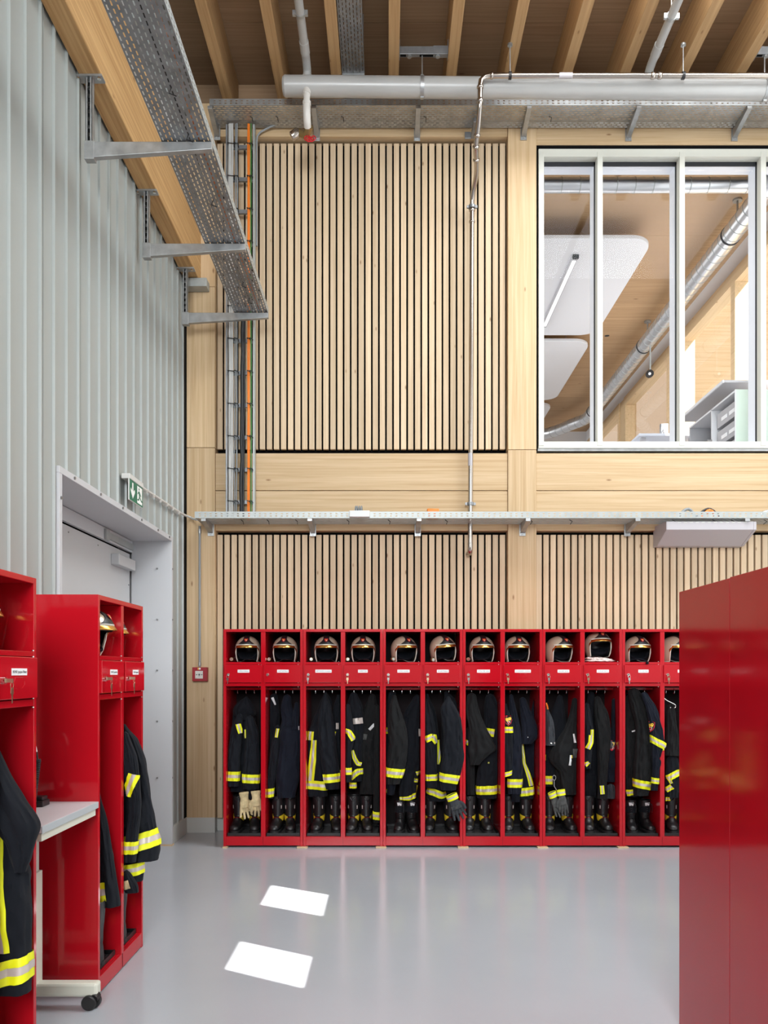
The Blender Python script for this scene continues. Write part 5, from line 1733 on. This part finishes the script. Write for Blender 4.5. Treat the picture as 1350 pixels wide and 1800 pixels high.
bspec = [(0, (175, 340)), (1, (598, 722)), (2, (185, 362)), (3, (558, 690)), (4, (208, 325)), (5, (535, 740)), (6, (82, 250)), (7, (512, 692)), (8, (95, 285)), (9, (515, 668)), (10, (132, 315)), (11, (565,))]
for i, xs_ in bspec:
    ox = (390, 530, 670, 812, 952, 1090)[i // 2]
    laced = i in (4, 10)
    for j, zx in enumerate(xs_):
        yb = LY0 + .245
        b0, b1 = bays_w[i]
        x = min(max(xpx(ox + zx / 6.1, yb - .06), b0 + .062), b1 - .062)
        if len(xs_) == 2:
            x = min(x, b1 - .062 - .1) if j == 0 else max(x, b0 + .062 + .1)
        what = 'laced black boot with white tag' if laced else 'black pull-on boot'
        lab = '%s, %s one, in the %s bay of the back row' % (what, ('left' if j == 0 else 'right'), ORD[i]) if len(xs_) == 2 else '%s beside the edge of the tall locker back' % what
        place_boot((x, yb, BZ), R(-9 if j == 0 else 9), lab, laced)
for (x, y, lab) in ((-1.455, 3.99, 'black boot in the near bay of the locker by the white table'), (-1.455, 4.335, 'black boot in the far bay of the locker by the grey door')):
    place_boot((x, y, .0922), R(-90), lab)


# ------------------------------------------------------------------ gloves
def make_glove(mat, cuffmat=None, grip=False):
    """glove hanging fingers down; palm faces the front; origin at the cuff"""
    t = thing('work_glove', 'glove', 'glove')
    mb = MB()

    def limb(pts, rr, fl=.75):
        p = smooth_path(pts, 10)
        n = len(p)
        rings = []
        for i, c in enumerate(p):
            r_ = catmull([(q,) for q in rr], i / (n - 1))[0]
            rings.append([(c.x + r_ * math.cos(a), c.y + r_ * fl * math.sin(a), c.z + (0 if 0 < i < n - 1 else 0)) for a in [2 * PI * k / 12 for k in range(12)]])
        mb.loft(rings)
    limb([(0, 0, 0), (0, 0, -.05), (0, -.004, -.085), (0, -.008, -.122)], [.046, .037, .046, .045], .5)
    for k, (dx, ln) in enumerate(((-.0355, .072), (-.0125, .09), (.0115, .086), (.034, .064))):
        limb([(dx, -.006, -.11), (dx * 1.25, -.014, -.122 - ln * .5), (dx * 1.45, -.034, -.122 - ln)], [.0118, .0118, .0092], .95)
    limb([(.036, 0, -.07), (.058, -.01, -.1), (.062, -.024, -.142)], [.016, .014, .0108], .95)
    mb.build('glove_hand', mat, t, local=True, smooth=60, mods=[('REMESH', dict(mode='VOXEL', voxel_size=.0042)), ('SMOOTH', dict(factor=.5, iterations=4))])
    if cuffmat:
        mb = MB()
        for q, (z0_, z1_) in enumerate(((.002, -.014), (-.014, -.028), (-.028, -.044))):
            mb.loft([[(.0455 * math.cos(a), .026 * math.sin(a), z) for a in [2 * PI * k / 20 for k in range(20)]] for z in (z0_, z1_)], ('hi_vis', 'silver_tape', 'hi_vis')[q], False, False)
        mb.build('reflective_cuff', None, t, local=True)
        mb = MB()
        for k in range(5):
            z = -.092 - k * .005
            mb.tube([(-.042, -.019, z), (0, -.029, z), (.042, -.019, z)], .0018, 5)
        for k, dx in enumerate((-.034, -.012, .011, .032)):
            mb.tube([(dx - .008, -.026, -.15), (dx + .008, -.026, -.15)], .0015, 5)
            mb.tube([(dx, -.024, -.125), (dx * 1.15, -.029, -.15)], .0012, 5)
        mb.build('knuckle_seam', 'glove_grey', t, local=True)
    return t


def wp(i, zx, zy, d):
    ox = (390, 530, 670, 812, 952, 1090)[i // 2]
    return P(ox + zx / 6.1, 1200 + zy / 6.1, LY0 + d)


g1 = make_glove('glove_leather')
g1.location = wp(0, 235, 1175, .035)
g1.rotation_euler = (R(4), R(-6), R(20))
g1.scale = (1.0, 1.0, 1.1)
tag(g1, 'pale leather work glove, left one of the two in the leftmost bay', 'glove', 'pale leather gloves')
g2 = copy_tree(g1)
g2.location = wp(0, 362, 1160, .03)
g2.rotation_euler = (R(2), R(4), R(200))
tag(g2, 'pale leather work glove, right one of the two in the leftmost bay', 'glove', 'pale leather gloves')
g3 = make_glove('glove_dark', True)
g3.location = wp(5, 752, 1200, -.035)
g3.rotation_euler = (R(4), R(-22), R(4))
g3.scale = (1.12, 1.0, 1.12)
tag(g3, 'dark glove with yellow cuff hanging out of the sixth bay', 'glove')
g4 = make_glove('glove_grey', True)
g4.location = wp(8, 110, 1175, .03)
g4.rotation_euler = (R(4), R(-22), R(10))
g4.scale = (.85, .85, 1.1)
tag(g4, 'worn grey glove, left one of the pair clipped together in the ninth bay', 'glove', 'worn grey gloves')
g5 = copy_tree(g4)
g5.location = wp(8, 205, 1150, .028)
g5.rotation_euler = (R(4), R(8), R(190))
tag(g5, 'worn grey glove, right one of the pair clipped together in the ninth bay', 'glove', 'worn grey gloves')
c = wp(8, 135, 1020, .04)
tag(MB().tube([c + Vector((.014 * math.cos(q), 0, .022 * math.sin(q))) for q in [2 * PI * k / 16 for k in range(17)]], .003, 6).tube([c + Vector((0, 0, -.022)), wp(8, 135, 1110, .035), wp(8, 160, 1150, .03)], .003, 6).build('carabiner', 'galvanised'), 'small metal clip holding the worn grey gloves', 'clip')

# ------------------------------------------------------------------ rolling table between the left lockers
TY0, TY1 = 3.21, 3.838
TX1, TX0, TZ = -1.362, -1.87, .922
t = thing('rolling_table', 'small white table on castors between the two red lockers on the left', 'table', ((TX0 + TX1) / 2, (TY0 + TY1) / 2, 0))
top = MB().box(TX0, TX1 - .004, TY0, TY1, TZ - .028, TZ).build('table_top', 'table_top', t, smooth=0, bevel=.002)
MB().box(TX1 - .004, TX1, TY0, TY1, TZ - .03, TZ).build('edge_strip', 'table_edge', top, smooth=0, bevel=.0015)
MB().box(TX1 - .025, TX1 - .007, TY0 + .01, TY1 - .02, TZ - .062, TZ - .031).box(TX0 + .02, TX1 - .03, TY0 + .06, TY0 + .09, TZ - .06, TZ - .029).box(TX0 + .02, TX1 - .03, TY1 - .12, TY1 - .09, TZ - .06, TZ - .029).build('apron', 'cream', t, smooth=0, bevel=.002)
LXc = xpx(62, 3.72)
for yy, nm in ((3.72, 0), (3.243, 1)):
    lg = MB().box(LXc - .022, LXc + .006, yy - .03, yy + .03, .42, TZ - .058).build('leg', 'window_frame', t, smooth=0, bevel=.004)
    MB().box(LXc - .03, LXc + .018, yy - .038, yy + .038, .07, .62).box(LXc - .045, LXc - .03, yy - .05, yy - .03, .56, .61).build('leg_sleeve', 'cream', lg, smooth=0, bevel=.004)
    ft = MB().box(-1.90, -1.318, yy - .03, yy + .03, .055, .118).build('foot', 'cream', t, smooth=0, bevel=.012)
    for xx in (-1.352, -1.865):
        cs = MB().cyl((xx, yy - .046, .034), (xx, yy - .022, .034), .0335, 28).cyl((xx + .012, yy - .018, .034), (xx + .012, yy + .006, .034), .0335, 28).build('castor', 'wheel_black', ft, bevel=.004)
        MB().tube([(xx + .02, yy - .05 + .018, .05), (xx + .025, yy - .01, .056), (xx + .005, yy + .01, .07)], .02, 10).build('castor_fork', 'wheel_black', ft)
# headset cradle with coiled cords on the table
c = Vector((-1.60, 3.70, TZ))
t = thing('cord_cradle', 'black cradle with two coiled cords on the small white table', 'cord', tuple(c))
MB().box(c.x - .1, c.x + .045, c.y - .03, c.y + .05, TZ, TZ + .028).box(c.x - .02, c.x + .04, c.y - .02, c.y + .04, TZ + .028, TZ + .045).build('cradle_base', 'black_plastic', t, smooth=0, bevel=.005)


def coil(p0, p1, rr, n, r_):
    pts = []
    p0, p1 = Vector(p0), Vector(p1)
    for i in range(n * 12 + 1):
        f = i / (n * 12)
        a = i / 12 * 2 * PI
        pts.append(p0.lerp(p1, f) + Vector((rr * math.cos(a), rr * math.sin(a), 0)))
    return MB().tube(pts, r_, 6)


coil((c.x + .002, c.y - .04, TZ + .01), (c.x + .022, c.y - .03, TZ + .215), .012, 24, .0042).build('coiled_cord', 'cable_black', t)
coil((c.x - .03, c.y - .035, TZ + .012), (c.x - .045, c.y - .02, TZ + .15), .012, 16, .0042).build('coiled_cord', 'cable_black', t)
MB().tube(smooth_path([(c.x + .022, c.y - .03, TZ + .212), (c.x + .015, c.y - .03, TZ + .26), (c.x - .01, c.y - .03, TZ + .31), (c.x - .06, c.y - .03, TZ + .345), (c.x - .12, c.y - .03, TZ + .3)], 18), .004, 8).build('cord', 'cable_black', t)
MB().tube(smooth_path([(c.x + .0165, c.y - .03, TZ + .25), (c.x + .008, c.y - .03, TZ + .285), (c.x - .004, c.y - .03, TZ + .305)], 8), .0052, 8).build('cord_sleeve', 'label_white', t)
MB().tube(smooth_path([(c.x + .01, c.y - .03, TZ + .21), (c.x - .005, c.y - .03, TZ + .24), (c.x - .05, c.y - .03, TZ + .27), (c.x - .1, c.y - .03, TZ + .24)], 14), .0035, 8).build('cord', 'cable_grey', t)
MB().tube(smooth_path([(c.x - .045, c.y - .02, TZ + .15), (c.x - .02, c.y - .03, TZ + .17), (c.x - .03, c.y - .03, TZ + .22), (c.x - .07, c.y - .03, TZ + .25)], 14), .0045, 8).build('cord', 'cable_black', t)

# ------------------------------------------------------------------ light
# daylight gates: translucent panels in the front and right walls with the daylight they let through
def daylight(name, loc, rot, sx, sy, power, col=(1, 1, 1), spread=180):
    li = bpy.data.lights.new(name, 'AREA')
    li.shape = 'RECTANGLE'
    li.size, li.size_y = sx, sy
    li.energy = power
    li.color = col
    li.spread = math.radians(spread)
    o = bpy.data.objects.new(name, li)
    COL.objects.link(o)
    o.location = loc
    o.rotation_euler = rot
    return o


struct(MB().box(XR - .03, XR - .02, 3.4, 7.2, .3, 5.6).build('window_7', 'gate_panel', smooth=0))
struct(MB().box(-1.92, 1.32, YF + .02, YF + .03, 2.8, 6.3).build('window_8', 'gate_panel', smooth=0))
struct(MB().box(SK0, SK1, SY0, SY1, 7.45, 7.46).build('window_9', 'gate_panel', smooth=0))
daylight('daylight_right', (XR - .06, 5.3, 3.0), (0, R(90), 0), 5.0, 3.8, 70, (.96, .98, 1))
daylight('daylight_front', (-.3, YF + .06, 4.55), (R(90), 0, 0), 3.2, 3.4, 730, (.91, .96, 1))
daylight('daylight_roof', ((SK0 + SK1) / 2, (SY0 + SY1) / 2, 7.43), (0, 0, 0), SK1 - SK0 - .1, SY1 - SY0 - .1, 330, (.92, .965, 1))
daylight('office_fill_light', (-1.9, 12.8, 5.3), (0, R(-90), 0), 2.0, 8.0, 170, (.97, .985, 1))  # added fill light on the unseen left, brightens the inner window frames
struct(MB().box(-1.99, -1.98, 8.8, 16.8, 4.3, 6.3).build('window_10', 'gate_panel', smooth=0))  # made-up panel behind the added office fill light
sun = bpy.data.lights.new('sun', 'SUN')
sun.energy = 26
sun.angle = R(.2)
sun.color = (1, .97, .93)
so = bpy.data.objects.new('sun', sun)
COL.objects.link(so)
so.rotation_euler = sd.to_track_quat('-Z', 'Y').to_euler()

w = bpy.data.worlds.new('world')
SC.world = w
w.use_nodes = True
bg = w.node_tree.nodes['Background']
bg.inputs['Color'].default_value = (.93, .97, 1, 1)
bg.inputs['Strength'].default_value = 2.3

SC.view_settings.view_transform = 'Standard'
SC.view_settings.look = 'None'
SC.view_settings.exposure = 0.1
SC.view_settings.gamma = 1.0
SC.view_settings.use_curve_mapping = False
SC.cycles.use_denoising = True
SC.cycles.max_bounces = 10
SC.cycles.diffuse_bounces = 5
SC.cycles.glossy_bounces = 5
SC.cycles.transparent_max_bounces = 16
SC.cycles.sample_clamp_indirect = 6.0
